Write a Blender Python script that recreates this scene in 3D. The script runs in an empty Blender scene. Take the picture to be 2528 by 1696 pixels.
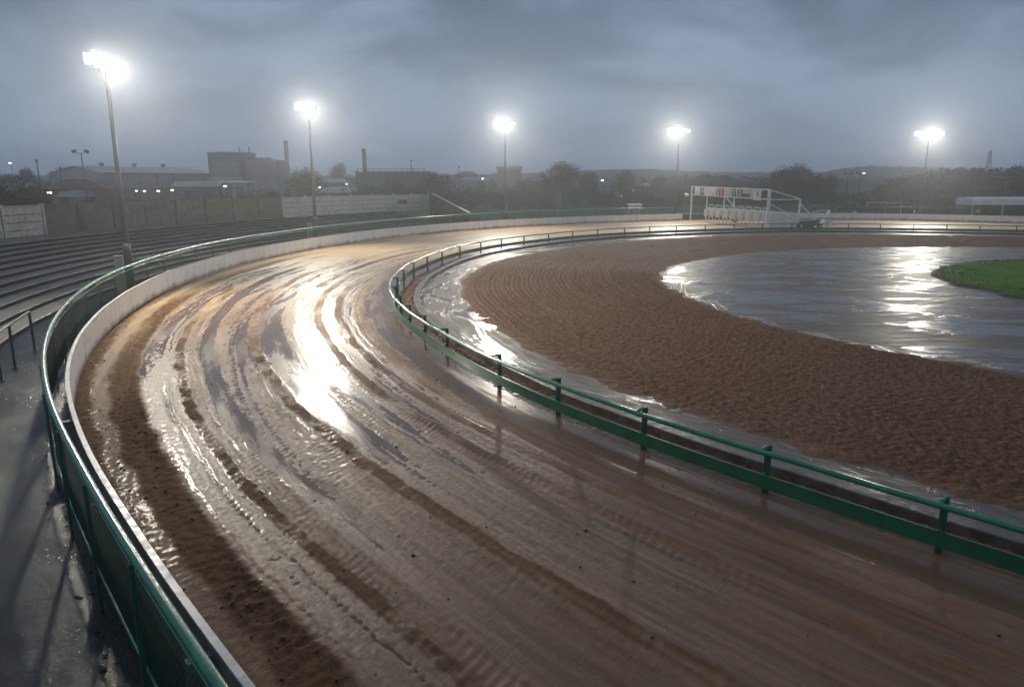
import bpy, bmesh, math, random
import numpy as np
from mathutils import Vector, Matrix

random.seed(11)
RNG = np.random.default_rng(11)
S = bpy.context.scene
COL = S.collection
R = math.radians
PI = math.pi

# ------------------------------------------------------------------ camera numbers
CAM_H, F_PX, PX_W, PX_H = 5.5, 1775.0, 2528.0, 1696.0
PITCH = math.atan((848.0 - 450.0) / F_PX)
CP, SP = math.cos(PITCH), math.sin(PITCH)


def at(px, py, Y):
    """world point at ground distance Y on the line of sight of a picture point"""
    dx, dv = px - 1264.0, 848.0 - py
    k = Y / (F_PX * CP + dv * SP)
    return Vector((dx * k, Y, CAM_H + (-F_PX * SP + dv * CP) * k))


# ------------------------------------------------------------------ tagging / objects
def tag(o, label=None, cat=None, group=None, kind=None):
    if label: o['label'] = label
    if cat: o['category'] = cat
    if group: o['group'] = group
    if kind: o['kind'] = kind
    return o


def thing(name, label, cat, loc=(0, 0, 0), rz=0.0, group=None):
    o = bpy.data.objects.new(name, None)
    o.empty_display_size = 0.3
    COL.objects.link(o)
    o.location = loc
    o.rotation_euler = (0, 0, rz)
    return tag(o, label, cat, group)


def copy_tree(o, parent=None):
    c = o.copy()
    COL.objects.link(c)
    if parent is not None:
        c.parent = parent
    for ch in list(o.children):
        copy_tree(ch, c)
    return c


class MB:
    """collects simple shapes; build() links them as one mesh object"""

    def __init__(s):
        s.v, s.f, s.m = [], [], []

    def add(s, vs, fs, mi=0):
        b = len(s.v)
        s.v.extend([tuple(map(float, p)) for p in vs])
        s.f.extend([tuple(i + b for i in f) for f in fs])
        s.m.extend([mi] * len(fs))

    def box(s, c, d, rz=0.0, mi=0, tilt=None):
        hx, hy, hz = d[0] / 2, d[1] / 2, d[2] / 2
        M = Matrix.Rotation(rz, 3, 'Z')
        if tilt is not None:
            M = M @ tilt
        vs = []
        for x in (-hx, hx):
            for y in (-hy, hy):
                for z in (-hz, hz):
                    vs.append(M @ Vector((x, y, z)) + Vector(c))
        s.add(vs, [(0, 1, 3, 2), (4, 6, 7, 5), (0, 4, 5, 1), (2, 3, 7, 6), (0, 2, 6, 4), (1, 5, 7, 3)], mi)

    def bar(s, a, b, w, h=None, mi=0):
        """rectangular bar from a to b"""
        h = h or w
        a, b = Vector(a), Vector(b)
        d = (b - a).normalized()
        up = Vector((0, 0, 1)) if abs(d.z) < .95 else Vector((1, 0, 0))
        x = d.cross(up).normalized()
        y = x.cross(d).normalized()
        vs = []
        for p in (a, b):
            for sx, sy in ((-1, -1), (1, -1), (1, 1), (-1, 1)):
                vs.append(p + x * sx * w / 2 + y * sy * h / 2)
        s.add(vs, [(0, 3, 2, 1), (4, 5, 6, 7), (0, 1, 5, 4), (1, 2, 6, 5), (2, 3, 7, 6), (3, 0, 4, 7)], mi)

    def tube(s, path, r, n=8, mi=0, r2=None, caps=True):
        path = [Vector(p) for p in path]
        N = len(path)
        vs, fs = [], []
        for i, p in enumerate(path):
            d = (path[min(i + 1, N - 1)] - path[max(i - 1, 0)]).normalized()
            up = Vector((0, 0, 1)) if abs(d.z) < .95 else Vector((1, 0, 0))
            x = d.cross(up).normalized()
            y = x.cross(d).normalized()
            rr = r if r2 is None else r + (r2 - r) * i / (N - 1)
            for k in range(n):
                a = 2 * PI * k / n
                vs.append(p + x * math.cos(a) * rr + y * math.sin(a) * rr)
        for i in range(N - 1):
            for k in range(n):
                k2 = (k + 1) % n
                fs.append((i * n + k, i * n + k2, (i + 1) * n + k2, (i + 1) * n + k))
        if caps:
            fs.append(tuple(range(n - 1, -1, -1)))
            fs.append(tuple((N - 1) * n + k for k in range(n)))
        s.add(vs, fs, mi)

    def build(s, name, mats, parent=None, local=False, smooth=False, bevel=0.0):
        me = bpy.data.meshes.new(name)
        vs = s.v
        if parent is not None and not local:
            M = Matrix.Rotation(-parent.rotation_euler[2], 3, 'Z')
            off = Vector(parent.location)
            if parent.parent is not None:
                off = off + Vector(parent.parent.location)
            vs = [tuple(M @ (Vector(p) - off)) for p in s.v]
        me.from_pydata(vs, [], s.f)
        if not isinstance(mats, (list, tuple)):
            mats = [mats]
        for m in mats:
            me.materials.append(m)
        me.polygons.foreach_set('material_index', s.m)
        if smooth:
            me.polygons.foreach_set('use_smooth', [True] * len(s.f))
        me.update()
        o = bpy.data.objects.new(name, me)
        COL.objects.link(o)
        if parent is not None:
            o.parent = parent
        if bevel:
            bv = o.modifiers.new('bevel', 'BEVEL')
            bv.width = bevel
            bv.segments = 2
            bv.limit_method = 'ANGLE'
        return o


def np_mesh(name, V, Fq, mats, parent=None, smooth=True, uv=None, attrs=None, tri=False):
    """fast mesh from numpy arrays; Fq (n,4) or (n,3); uv per vertex"""
    k = Fq.shape[1]
    me = bpy.data.meshes.new(name)
    me.vertices.add(len(V))
    me.vertices.foreach_set('co', np.ascontiguousarray(V, dtype=np.float32).ravel())
    nf = len(Fq)
    me.loops.add(nf * k)
    me.loops.foreach_set('vertex_index', np.ascontiguousarray(Fq, dtype=np.int32).ravel())
    me.polygons.add(nf)
    me.polygons.foreach_set('loop_start', np.arange(0, nf * k, k, dtype=np.int32))
    me.polygons.foreach_set('use_smooth', np.full(nf, smooth, dtype=bool))
    if uv is not None:
        l = me.uv_layers.new(name='UVMap')
        l.data.foreach_set('uv', np.ascontiguousarray(uv[Fq.ravel()], dtype=np.float32).ravel())
    for an, av in (attrs or {}).items():
        a = me.attributes.new(an, 'FLOAT', 'POINT')
        a.data.foreach_set('value', np.ascontiguousarray(av, dtype=np.float32).ravel())
    for m in (mats if isinstance(mats, (list, tuple)) else [mats]):
        me.materials.append(m)
    me.update(calc_edges=True)
    me.validate()
    o = bpy.data.objects.new(name, me)
    COL.objects.link(o)
    if parent is not None:
        o.parent = parent
        o.matrix_parent_inverse = Matrix.Translation(-Vector(parent.location))
    return o


def grid_faces(m, n, flip=False):
    i = np.arange(m - 1)[:, None]
    j = np.arange(n - 1)[None, :]
    a = (i * n + j).ravel()
    f = np.stack([a, a + 1, a + n + 1, a + n], 1)
    return f[:, ::-1] if flip else f


# ------------------------------------------------------------------ noise
_PERM = RNG.permutation(256)
_PERM = np.concatenate([_PERM, _PERM])
_ANG = RNG.random(256) * 2 * PI


def pn(x, y, seed=0):
    x = np.asarray(x, float) + seed * 17.31
    y = np.asarray(y, float) + seed * 9.77
    xi, yi = np.floor(x).astype(int), np.floor(y).astype(int)
    xf, yf = x - xi, y - yi
    xi &= 255
    yi &= 255
    u = xf * xf * xf * (xf * (xf * 6 - 15) + 10)
    w = yf * yf * yf * (yf * (yf * 6 - 15) + 10)

    def g(ix, iy, fx, fy):
        a = _ANG[_PERM[_PERM[ix & 255] + (iy & 255)]]
        return np.cos(a) * fx + np.sin(a) * fy
    n00 = g(xi, yi, xf, yf)
    n10 = g(xi + 1, yi, xf - 1, yf)
    n01 = g(xi, yi + 1, xf, yf - 1)
    n11 = g(xi + 1, yi + 1, xf - 1, yf - 1)
    return ((n00 * (1 - u) + n10 * u) * (1 - w) + (n01 * (1 - u) + n11 * u) * w) * 1.5


def fbm(x, y, o=4, seed=0, gain=.5):
    t, a, k = 0, 1.0, 1.0
    for i in range(o):
        t = t + a * pn(x * k, y * k, seed + i * 3)
        a *= gain
        k *= 2.03
    return t


def sstep(a, b, x):
    t = np.clip((x - a) / (b - a), 0, 1)
    return t * t * (3 - 2 * t)


# ------------------------------------------------------------------ curves (metres, camera foot at the origin)
WALL = [(130.0, 61.99), (119.05, 72.35), (107.59, 82.95), (99.19, 88.81), (89.84, 92.63), (79.91, 95.11), (70.38, 98.54), (61.61, 103.79), (52.58, 108.24), (42.55, 109.57), (32.3, 108.49), (22.51, 105.58), (13.48, 100.95), (5.22, 94.97), (-2.15, 87.93), (-8.35, 79.84), (-13.09, 70.84), (-16.23, 61.16), (-18.05, 51.14), (-18.36, 46.07), (-18.2, 41.0), (-17.55, 35.96), (-16.47, 30.98), (-14.98, 26.1), (-13.08, 21.37), (-10.74, 16.86), (-7.95, 12.62), (-4.82, 8.62), (-1.5, 4.75), (1.86, 0.94), (5.22, -2.88)]
FENCE = [(130.0, 66.0), (119.35, 76.8), (107.64, 86.31), (95.04, 94.7), (81.8, 102.07), (67.94, 108.06), (58.29, 111.02), (48.34, 112.96), (38.25, 113.3), (28.53, 111.43), (19.4, 107.11), (10.62, 101.7), (2.54, 95.57), (-3.61, 88.39), (-8.53, 80.4), (-12.95, 71.6), (-16.27, 62.0), (-18.0, 53.0), (-18.55, 48.5), (-18.72, 44.5), (-18.55, 40.61), (-17.95, 35.6), (-16.9, 30.67), (-15.4, 25.86), (-13.45, 21.19), (-11.1, 16.7), (-8.35, 12.42), (-5.25, 8.37), (-2.02, 4.5), (1.29, 0.7), (4.63, -3.08)]
RAIL = [(108.0, 50.0), (97.62, 56.52), (87.21, 62.93), (76.62, 69.1), (65.64, 74.61), (54.19, 78.91), (46.37, 81.1), (38.42, 82.56), (30.51, 82.74), (22.76, 80.54), (15.36, 76.95), (8.68, 72.38), (3.23, 66.32), (-1.27, 59.5), (-4.17, 51.93), (-5.55, 43.86), (-5.8, 39.77), (-5.68, 35.67), (-5.13, 31.62), (-4.1, 27.7), (-2.65, 23.92), (-0.96, 20.24), (1.06, 16.73), (3.47, 13.46), (6.15, 10.37), (8.94, 7.38), (11.73, 4.4), (14.51, 1.41)]
HARROW = [(100.0, 47.01), (93.55, 52.07), (86.05, 55.36), (77.99, 58.68), (70.47, 62.87), (64.35, 67.37), (58.96, 72.38), (52.4, 76.14), (44.29, 77.79), (36.04, 77.97), (27.93, 77.66), (20.18, 75.34), (13.33, 70.93), (7.24, 65.5), (2.27, 59.15), (-0.94, 51.67), (-2.77, 43.74), (-3.01, 39.69), (-2.75, 35.64), (-2.04, 31.64), (-0.97, 27.71), (0.35, 23.84), (1.98, 20.12), (4.07, 16.67), (6.58, 13.49), (9.25, 10.42), (11.93, 7.37), (14.61, 4.3)]
POOL = [(90.0, 38.0), (83.04, 42.25), (76.05, 46.39), (69.03, 50.45), (61.93, 54.46), (54.68, 58.25), (47.1, 61.27), (39.12, 62.81), (30.95, 62.41), (23.24, 59.8), (16.52, 55.14), (11.24, 48.92), (9.56, 45.23), (8.64, 41.26), (8.45, 37.18), (8.87, 33.1), (9.8, 29.12), (11.34, 25.38), (13.53, 21.98), (16.09, 18.8), (18.75, 15.71), (21.39, 12.61), (24.0, 9.5)]
GRASS = [(80.0, 32.0), (74.9, 35.47), (69.62, 38.39), (64.19, 40.85), (58.67, 43.15), (53.16, 45.69), (47.66, 48.53), (41.97, 50.97), (35.99, 51.64), (30.43, 49.47), (28.17, 47.4), (26.32, 44.96), (25.03, 42.22), (24.34, 39.27), (24.31, 36.24), (24.96, 33.31), (26.26, 30.58), (27.97, 28.06), (31.92, 23.45), (36.0, 19.0)]


class Line:
    """smooth curve, resampled evenly, running from the camera end to the far end"""

    def __init__(s, pts, step=.25, reverse=True):
        p = np.array(pts[::-1] if reverse else pts, float)
        q = np.vstack([2 * p[0] - p[1], p, 2 * p[-1] - p[-2]])
        out = []
        t = np.linspace(0, 1, 40, endpoint=False)[:, None]
        for i in range(1, len(q) - 2):
            p0, p1, p2, p3 = q[i - 1], q[i], q[i + 1], q[i + 2]
            out.append(.5 * (2 * p1 + (p2 - p0) * t + (2 * p0 - 5 * p1 + 4 * p2 - p3) * t ** 2 + (3 * p1 - p0 - 3 * p2 + p3) * t ** 3))
        d = np.vstack(out + [p[-1:]])
        s.set(d)

    def set(s, d):
        s.p = d
        s.s = np.r_[0, np.cumsum(np.hypot(*np.diff(d, axis=0).T))]
        s.len = s.s[-1]
        return s

    def at(s, x):
        x = np.asarray(x, float)
        return np.stack([np.interp(x, s.s, s.p[:, 0]), np.interp(x, s.s, s.p[:, 1])], -1)

    def tan(s, x, e=.4):
        d = s.at(np.asarray(x, float) + e) - s.at(np.asarray(x, float) - e)
        return d / np.linalg.norm(d, axis=-1, keepdims=True)

    def out(s, x, e=.4):
        t = s.tan(np.clip(x, e, s.len - e), e)
        return np.stack([-t[..., 1], t[..., 0]], -1)   # left of travel = outwards from the infield

    def near(s, pt):
        return float(s.s[np.argmin(np.hypot(s.p[:, 0] - pt[0], s.p[:, 1] - pt[1]))])

    def offset(s, d, step=.5):
        x = np.arange(0, s.len, step)
        L = Line.__new__(Line)
        return L.set(s.at(x) + s.out(x) * d)


LW, LF, LR, LH, LP, LG = [Line(c) for c in (WALL, FENCE, RAIL, HARROW, POOL, GRASS)]
LK = LR.offset(-.82)          # track-side face of the kerb


def cast(P, N, line, tmax=60):
    """distance from points P along N to a polyline"""
    A = line.p[:-1:4]
    B = line.p[4::4]
    n = min(len(A), len(B))
    A, B = A[:n], B[:n]
    D = B - A
    res = np.full(len(P), np.nan)
    for i in range(len(P)):
        den = N[i, 0] * D[:, 1] - N[i, 1] * D[:, 0]
        w = A - P[i]
        den = np.where(abs(den) < 1e-9, 1e-9, den)
        t = (w[:, 0] * D[:, 1] - w[:, 1] * D[:, 0]) / den
        u = (w[:, 0] * N[i, 1] - w[:, 1] * N[i, 0]) / den
        ok = (u >= -.01) & (u <= 1.01) & (t > 0) & (t < tmax)
        if ok.any():
            res[i] = t[ok].min()
    good = ~np.isnan(res)
    res = np.interp(np.arange(len(res)), np.where(good)[0], res[good])
    return res


# ------------------------------------------------------------------ materials
def nodes(name):
    m = bpy.data.materials.new(name)
    m.use_nodes = True
    nt = m.node_tree
    nt.nodes.clear()
    out = nt.nodes.new('ShaderNodeOutputMaterial')
    return m, nt, out


class NT:
    def __init__(s, nt):
        s.nt = nt

    def n(s, typ, **kw):
        nd = s.nt.nodes.new(typ)
        for k, v in kw.items():
            if k.startswith('i_'):
                key = k[2:].replace('__', ' ')
                nd.inputs[int(key) if key.isdigit() else key].default_value = v
            else:
                setattr(nd, k, v)
        return nd

    def l(s, a, b):
        s.nt.links.new(a, b)

    def math(s, op, a, b=None, c=None, clamp=False):
        nd = s.n('ShaderNodeMath', operation=op)
        nd.use_clamp = clamp
        for i, x in enumerate((a, b, c)):
            if x is None: continue
            if isinstance(x, (int, float)): nd.inputs[i].default_value = x
            else: s.l(x, nd.inputs[i])
        return nd.outputs[0]

    def mix(s, fac, a, b):
        nd = s.n('ShaderNodeMix', data_type='RGBA')
        if isinstance(fac, (int, float)): nd.inputs[0].default_value = fac
        else: s.l(fac, nd.inputs[0])
        for sock, x in ((nd.inputs[6], a), (nd.inputs[7], b)):
            if isinstance(x, tuple): sock.default_value = (*x, 1) if len(x) == 3 else x
            else: s.l(x, sock)
        return nd.outputs[2]

    def ramp(s, fac, lo, hi, a=0.0, b=1.0):
        nd = s.n('ShaderNodeMapRange', interpolation_type='SMOOTHSTEP')
        s.l(fac, nd.inputs[0])
        for i, v in enumerate((lo, hi, a, b)): nd.inputs[i + 1].default_value = v
        return nd.outputs[0]

    def coord(s, kind='Object', scale=(1, 1, 1)):
        tc = s.n('ShaderNodeTexCoord')
        mp = s.n('ShaderNodeMapping')
        mp.inputs['Scale'].default_value = scale
        s.l(tc.outputs[kind], mp.inputs['Vector'])
        return mp.outputs[0]

    def noise(s, vec, scale, detail=4, rough=.55, dist=0.0):
        nd = s.n('ShaderNodeTexNoise')
        nd.inputs['Scale'].default_value = scale
        nd.inputs['Detail'].default_value = detail
        nd.inputs['Roughness'].default_value = rough
        nd.inputs['Distortion'].default_value = dist
        s.l(vec, nd.inputs['Vector'])
        return nd.outputs[0]

    def bump(s, h, strength, dist, prev=None):
        nd = s.n('ShaderNodeBump')
        nd.inputs['Strength'].default_value = strength
        nd.inputs['Distance'].default_value = dist
        s.l(h, nd.inputs['Height'])
        if prev is not None: s.l(prev, nd.inputs['Normal'])
        return nd.outputs[0]


def simple(name, a, b=None, rough=.5, scale=3.0, bump=0.0, metal=0.0, coat=0.0, stretch=(1, 1, 1), lo=.35, hi=.65, rough2=None, coord='Object', spec=.5):
    m, nt, out = nodes(name)
    N = NT(nt)
    p = N.n('ShaderNodeBsdfPrincipled')
    b = b or tuple(x * .7 for x in a)
    co = N.coord(coord, stretch)
    f = N.noise(co, scale, 5, .6)
    N.l(N.mix(N.ramp(f, lo, hi), a, b), p.inputs['Base Color'])
    if rough2 is not None:
        N.l(N.ramp(N.noise(co, scale * 2.3, 3), .35, .65, rough, rough2), p.inputs['Roughness'])
    else:
        p.inputs['Roughness'].default_value = rough
    p.inputs['Metallic'].default_value = metal
    p.inputs['Coat Weight'].default_value = coat
    p.inputs['Coat Roughness'].default_value = .12
    p.inputs['Specular IOR Level'].default_value = spec
    if bump:
        N.l(N.bump(N.noise(co, scale * 6, 4), .6, bump), p.inputs['Normal'])
    N.l(p.outputs[0], out.inputs[0])
    return m


def painted(name, a, b, dirt, rough, amt, scale=3.0):
    m, nt, out = nodes(name)
    N = NT(nt)
    p = N.n('ShaderNodeBsdfPrincipled')
    co = N.coord('Object', (1, 1, 1))
    f = N.noise(co, scale, 5, .6)
    c = N.mix(N.ramp(f, .35, .65), a, b)
    g = N.noise(co, scale * 5, 6, .72)
    d = N.math('MULTIPLY', N.ramp(g, .55, .68), amt)
    c = N.mix(d, c, dirt)
    N.l(c, p.inputs['Base Color'])
    N.l(N.math('ADD', N.math('MULTIPLY', d, .4), rough), p.inputs['Roughness'])
    p.inputs['Coat Weight'].default_value = .35
    p.inputs['Coat Roughness'].default_value = .12
    N.l(N.bump(g, .25, .004), p.inputs['Normal'])
    N.l(p.outputs[0], out.inputs[0])
    return m


def emit(name, col, st):
    m, nt, out = nodes(name)
    e = nt.nodes.new('ShaderNodeEmission')
    e.inputs[0].default_value = (*col, 1)
    e.inputs[1].default_value = st
    nt.links.new(e.outputs[0], out.inputs[0])
    m.cycles.emission_sampling = 'NONE'
    return m


MUD_A, MUD_B, MUD_C = (.212, .114, .060), (.132, .071, .038), (.112, .060, .033)
MUD_LIT = (.46, .335, .205)  # sandier far mud, made paler still with lamp brightness in the colour


def mat_mud():
    m, nt, out = nodes('wet_mud')
    N = NT(nt)
    p = N.n('ShaderNodeBsdfPrincipled')
    uv = N.n('ShaderNodeTexCoord').outputs['UV']
    mp = N.n('ShaderNodeMapping')
    mp.inputs['Scale'].default_value = (1, .045, 1)
    N.l(uv, mp.inputs['Vector'])
    streak = N.noise(mp.outputs[0], 4.5, 7, .68)
    mp2 = N.n('ShaderNodeMapping')
    mp2.inputs['Scale'].default_value = (1, .55, 1)
    N.l(uv, mp2.inputs['Vector'])
    patch = N.noise(mp2.outputs[0], .55, 5, .6)
    churn = N.n('ShaderNodeAttribute', attribute_name='churn').outputs['Fac']
    c = N.mix(N.ramp(streak, .38, .64), MUD_A, MUD_B)
    c = N.mix(N.math('MULTIPLY', N.ramp(patch, .5, .75), .6), c, MUD_B)
    dull = N.n('ShaderNodeAttribute', attribute_name='dull').outputs['Fac']
    lit_sand = N.n('ShaderNodeAttribute', attribute_name='lit_sand').outputs['Fac']
    sc_ = N.mix(N.ramp(streak, .36, .66), MUD_LIT, tuple(x * .62 for x in MUD_LIT))
    c = N.mix(lit_sand, c, sc_)
    c = N.mix(churn, c, MUD_C)
    N.l(c, p.inputs['Base Color'])
    fine = N.noise(uv, 46, 5, .75)
    mid = N.noise(uv, 9, 6, .68)
    rg = N.ramp(mid, .35, .7, .30, .56)
    film = N.n('ShaderNodeAttribute', attribute_name='film').outputs['Fac']
    rg = N.math('ADD', rg, N.math('MULTIPLY', N.math('POWER', dull, .6), .45))
    rg = N.math('ADD', rg, N.math('MULTIPLY', film, .10))
    N.l(rg, p.inputs['Roughness'])
    p.inputs['IOR'].default_value = 1.38
    N.l(N.math('SUBTRACT', .38, N.math('MULTIPLY', N.math('POWER', dull, .6), .35)), p.inputs['Specular IOR Level'])
    N.l(N.math('MULTIPLY', N.math('SUBTRACT', 1.0, N.math('MULTIPLY', dull, 1.6), clamp=True), .12), p.inputs['Coat Weight'])
    p.inputs['Coat Roughness'].default_value = .16
    p.inputs['Coat IOR'].default_value = 1.33
    mp3 = N.n('ShaderNodeMapping')
    mp3.inputs['Scale'].default_value = (.32, 1.2, 1)
    N.l(uv, mp3.inputs['Vector'])
    hatch = N.noise(mp3.outputs[0], 16, 4, .62, .4)
    keep = N.math('SUBTRACT', 1.0, N.math('MULTIPLY', film, .8))
    nb = N.bump(N.math('MULTIPLY', mid, keep), .85, .024)
    nb = N.bump(N.math('MULTIPLY', hatch, keep), .9, .020, nb)
    nb = N.bump(N.math('MULTIPLY', fine, keep), .6, .010, nb)
    N.l(nb, p.inputs['Normal'])
    N.l(p.outputs[0], out.inputs[0])
    return m


def mat_water(name, col, r0, r1, bump, use_uv=True, stretch=(1, .12, 1), sc=1.5):
    m, nt, out = nodes(name)
    N = NT(nt)
    p = N.n('ShaderNodeBsdfPrincipled')
    co = N.coord('UV' if use_uv else 'Object', stretch)
    f = N.noise(co, sc, 6, .65)
    N.l(N.mix(N.ramp(f, .35, .65), col, tuple(x * .72 for x in col)), p.inputs['Base Color'])
    N.l(N.ramp(f, .38, .62, r0, r1), p.inputs['Roughness'])
    p.inputs['IOR'].default_value = 1.35
    co2 = N.coord('UV' if use_uv else 'Object', (1, .45, 1))
    b = N.bump(N.noise(co2, 5, 5, .6), .35, bump)
    b = N.bump(N.noise(co2, 30, 2, .5), .2, bump * .3, b)
    N.l(b, p.inputs['Normal'])
    N.l(p.outputs[0], out.inputs[0])
    return m


def mat_infield():
    """wet ground: streaks of standing film on dull mud"""
    m, nt, out = nodes('wet_ground')
    N = NT(nt)
    p = N.n('ShaderNodeBsdfPrincipled')
    co = N.coord('UV', (.32, .24, 1))
    f = N.noise(co, 1.3, 8, .68, 1.2)
    film = N.ramp(f, .48, .55)
    N.l(N.mix(film, (.105, .080, .060), (.120, .098, .080)), p.inputs['Base Color'])
    co2 = N.coord('UV', (1, .35, 1))
    g = N.noise(co2, 3.2, 5, .65)
    r = N.math('SUBTRACT', N.ramp(g, .3, .7, .42, .62), N.math('MULTIPLY', film, .36))
    N.l(r, p.inputs['Roughness'])
    p.inputs['IOR'].default_value = 1.31
    hb = N.math('MULTIPLY', g, N.math('SUBTRACT', 1.3, N.math('MULTIPLY', film, .7)))
    b = N.bump(hb, .8, .036)
    b = N.bump(N.noise(co2, 14, 3, .6), .4, .008, b)
    N.l(b, p.inputs['Normal'])
    N.l(p.outputs[0], out.inputs[0])
    return m


def mat_harrow():
    m, nt, out = nodes('harrowed_soil')
    N = NT(nt)
    p = N.n('ShaderNodeBsdfPrincipled')
    co = N.coord('UV', (1, 1, 1))
    big = N.noise(co, .25, 4, .6)
    med = N.noise(co, 5, 5, .65)
    c = N.mix(N.ramp(med, .3, .7), (.225, .115, .061), (.120, .060, .033))
    c = N.mix(N.math('MULTIPLY', N.ramp(big, .45, .7), .5), c, (.20, .12, .07))
    N.l(c, p.inputs['Base Color'])
    p.inputs['Roughness'].default_value = .72
    p.inputs['Specular IOR Level'].default_value = .15
    b = N.bump(N.noise(co, 13, 6, .72), 1.0, .055)
    b = N.bump(N.noise(co, 48, 3, .6), .8, .012, b)
    N.l(b, p.inputs['Normal'])
    N.l(p.outputs[0], out.inputs[0])
    return m


def mat_paintwall():
    m, nt, out = nodes('white_painted_concrete')
    N = NT(nt)
    p = N.n('ShaderNodeBsdfPrincipled')
    uv = N.n('ShaderNodeTexCoord').outputs['UV']
    sep = N.n('ShaderNodeSeparateXYZ')
    N.l(uv, sep.inputs[0])
    v, z = sep.outputs[0], sep.outputs[1]
    mp = N.n('ShaderNodeMapping')
    mp.inputs['Scale'].default_value = (1, .25, 1)
    N.l(uv, mp.inputs['Vector'])
    streak = N.noise(mp.outputs[0], 2.6, 6, .65)
    dirt = N.noise(uv, 1.3, 5, .6)
    c = N.mix(N.ramp(streak, .42, .72, 0, .5), (.78, .765, .73), (.58, .55, .50))
    # splashed mud: ragged band at the foot
    edge = N.math('ADD', z, N.math('MULTIPLY', N.math('SUBTRACT', dirt, .5), -.55))
    c = N.mix(N.ramp(edge, .02, .36, .9, 0), c, (.16, .105, .06))
    c = N.mix(N.math('MULTIPLY', N.ramp(dirt, .55, .75), .3), c, (.38, .31, .23))
    mps = N.n('ShaderNodeMapping')
    mps.inputs['Scale'].default_value = (.35, 5, 1)
    N.l(uv, mps.inputs['Vector'])
    scuff = N.noise(mps.outputs[0], 1.4, 4, .6, .3)
    c = N.mix(N.ramp(scuff, .60, .70, 0, .4), c, (.24, .21, .18))
    jm = N.math('MODULO', v, 3.1)
    joint = N.math('LESS_THAN', jm, .03)
    c = N.mix(N.math('MULTIPLY', joint, .75), c, (.12, .10, .08))
    N.l(c, p.inputs['Base Color'])
    N.l(N.ramp(dirt, .3, .7, .3, .55), p.inputs['Roughness'])
    N.l(N.bump(N.noise(uv, 18, 4), .3, .006), p.inputs['Normal'])
    N.l(p.outputs[0], out.inputs[0])
    return m


def mat_concrete(name, a, b, moss, rough=(.35, .6), scale=.8, mossamt=.5, wet=0.0, spec=.5):
    m, nt, out = nodes(name)
    N = NT(nt)
    p = N.n('ShaderNodeBsdfPrincipled')
    co = N.coord('Object', (1, 1, 1))
    f = N.noise(co, scale, 6, .65)
    g = N.noise(co, scale * 4.3, 6, .7)
    p.inputs['Specular IOR Level'].default_value = spec
    c = N.mix(N.ramp(g, .35, .65), a, b)
    c = N.mix(N.math('MULTIPLY', N.ramp(N.math('ADD', N.math('MULTIPLY', f, .6), N.math('MULTIPLY', g, .4)), .42, .68), mossamt), c, moss)
    N.l(c, p.inputs['Base Color'])
    N.l(N.ramp(f, .3, .7, rough[0], rough[1]), p.inputs['Roughness'])
    b = N.bump(N.noise(co, 9, 5, .65), .5, .015)
    if wet:
        b = N.bump(N.noise(co, 42, 3, .6), .9, wet, b)
    N.l(b, p.inputs['Normal'])
    N.l(p.outputs[0], out.inputs[0])
    return m


def mat_leaf(name, a, b):
    m, nt, out = nodes(name)
    N = NT(nt)
    p = N.n('ShaderNodeBsdfPrincipled')
    co = N.coord('Object', (1, 1, 1))
    c = N.mix(N.ramp(N.noise(co, .9, 4), .35, .65), a, b)
    N.l(c, p.inputs['Base Color'])
    p.inputs['Roughness'].default_value = .6
    p.inputs['Specular IOR Level'].default_value = .25
    N.l(p.outputs[0], out.inputs[0])
    return m


M = {}
M['mud'] = mat_mud()
M['puddle'] = mat_water('muddy_water', (.155, .090, .053), .10, .36, .012)
M['infield'] = mat_infield()
M['harrow'] = mat_harrow()
M['wall'] = mat_paintwall()
M['cap'] = simple('wet_wall_cap', (.55, .53, .50), (.40, .38, .35), .28, 2.2, .004, rough2=.5)
M['wall_back'] = simple('bare_block_back', (.20, .19, .17), (.10, .10, .085), .6, 1.7, .01)
M['green'] = painted('gloss_green_paint', (.018, .215, .105), (.013, .155, .075), (.09, .06, .035), .26, .6)
M['beam_green'] = painted('muddy_green_beam_paint', (.012, .135, .066), (.009, .10, .05), (.12, .075, .045), .3, .7, 2.0)
M['green_dark'] = simple('dark_green_paint', (.010, .105, .055), (.010, .07, .04), .3, 4, .002, coat=.3, rough2=.42)
M['wire'] = simple('green_coated_wire', (.006, .048, .028), (.004, .034, .02), .45, 6, spec=.25)
M['kerb'] = simple('wet_kerb_concrete', (.12, .105, .088), (.06, .05, .04), .3, 2.5, .012, rough2=.55)
M['path'] = mat_concrete('wet_path_concrete', (.012, .012, .0135), (.008, .008, .009), (.007, .008, .007), (.09, .30), .55, .5, .010, .26)
M['steps'] = mat_concrete('terrace_concrete', (.15, .136, .124), (.085, .077, .07), (.05, .05, .034), (.36, .7), .6, .45, .004)
M['riser'] = simple('shade_toned_riser', (.010, .0095, .009), (.007, .007, .007), .85, 1.2, .01, spec=.06)  # risers near black: the shade on them is put into the colour
M['panel_dark'] = mat_concrete('mossy_panel_concrete', (.125, .118, .085), (.075, .072, .048), (.055, .062, .026), (.6, .8), .5, .6)
M['panel_pale'] = mat_concrete('pale_panel_concrete', (.66, .62, .50), (.52, .49, .39), (.34, .33, .21), (.55, .8), .5, .3)
M['panel_grey'] = mat_concrete('grey_panel_concrete', (.50, .475, .42), (.37, .35, .30), (.20, .21, .10), (.55, .8), .7, .4)
M['galv'] = simple('galvanised_steel', (.115, .13, .135), (.075, .086, .09), .42, 2.5, .003, metal=.35, stretch=(1, 1, .3))
M['dark_metal'] = simple('dark_grey_metal', (.06, .065, .07), (.035, .04, .045), .45, 3)
M['head'] = simple('lamp_housing', (.30, .31, .30), (.2, .2, .2), .4, 4, metal=.4)
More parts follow.
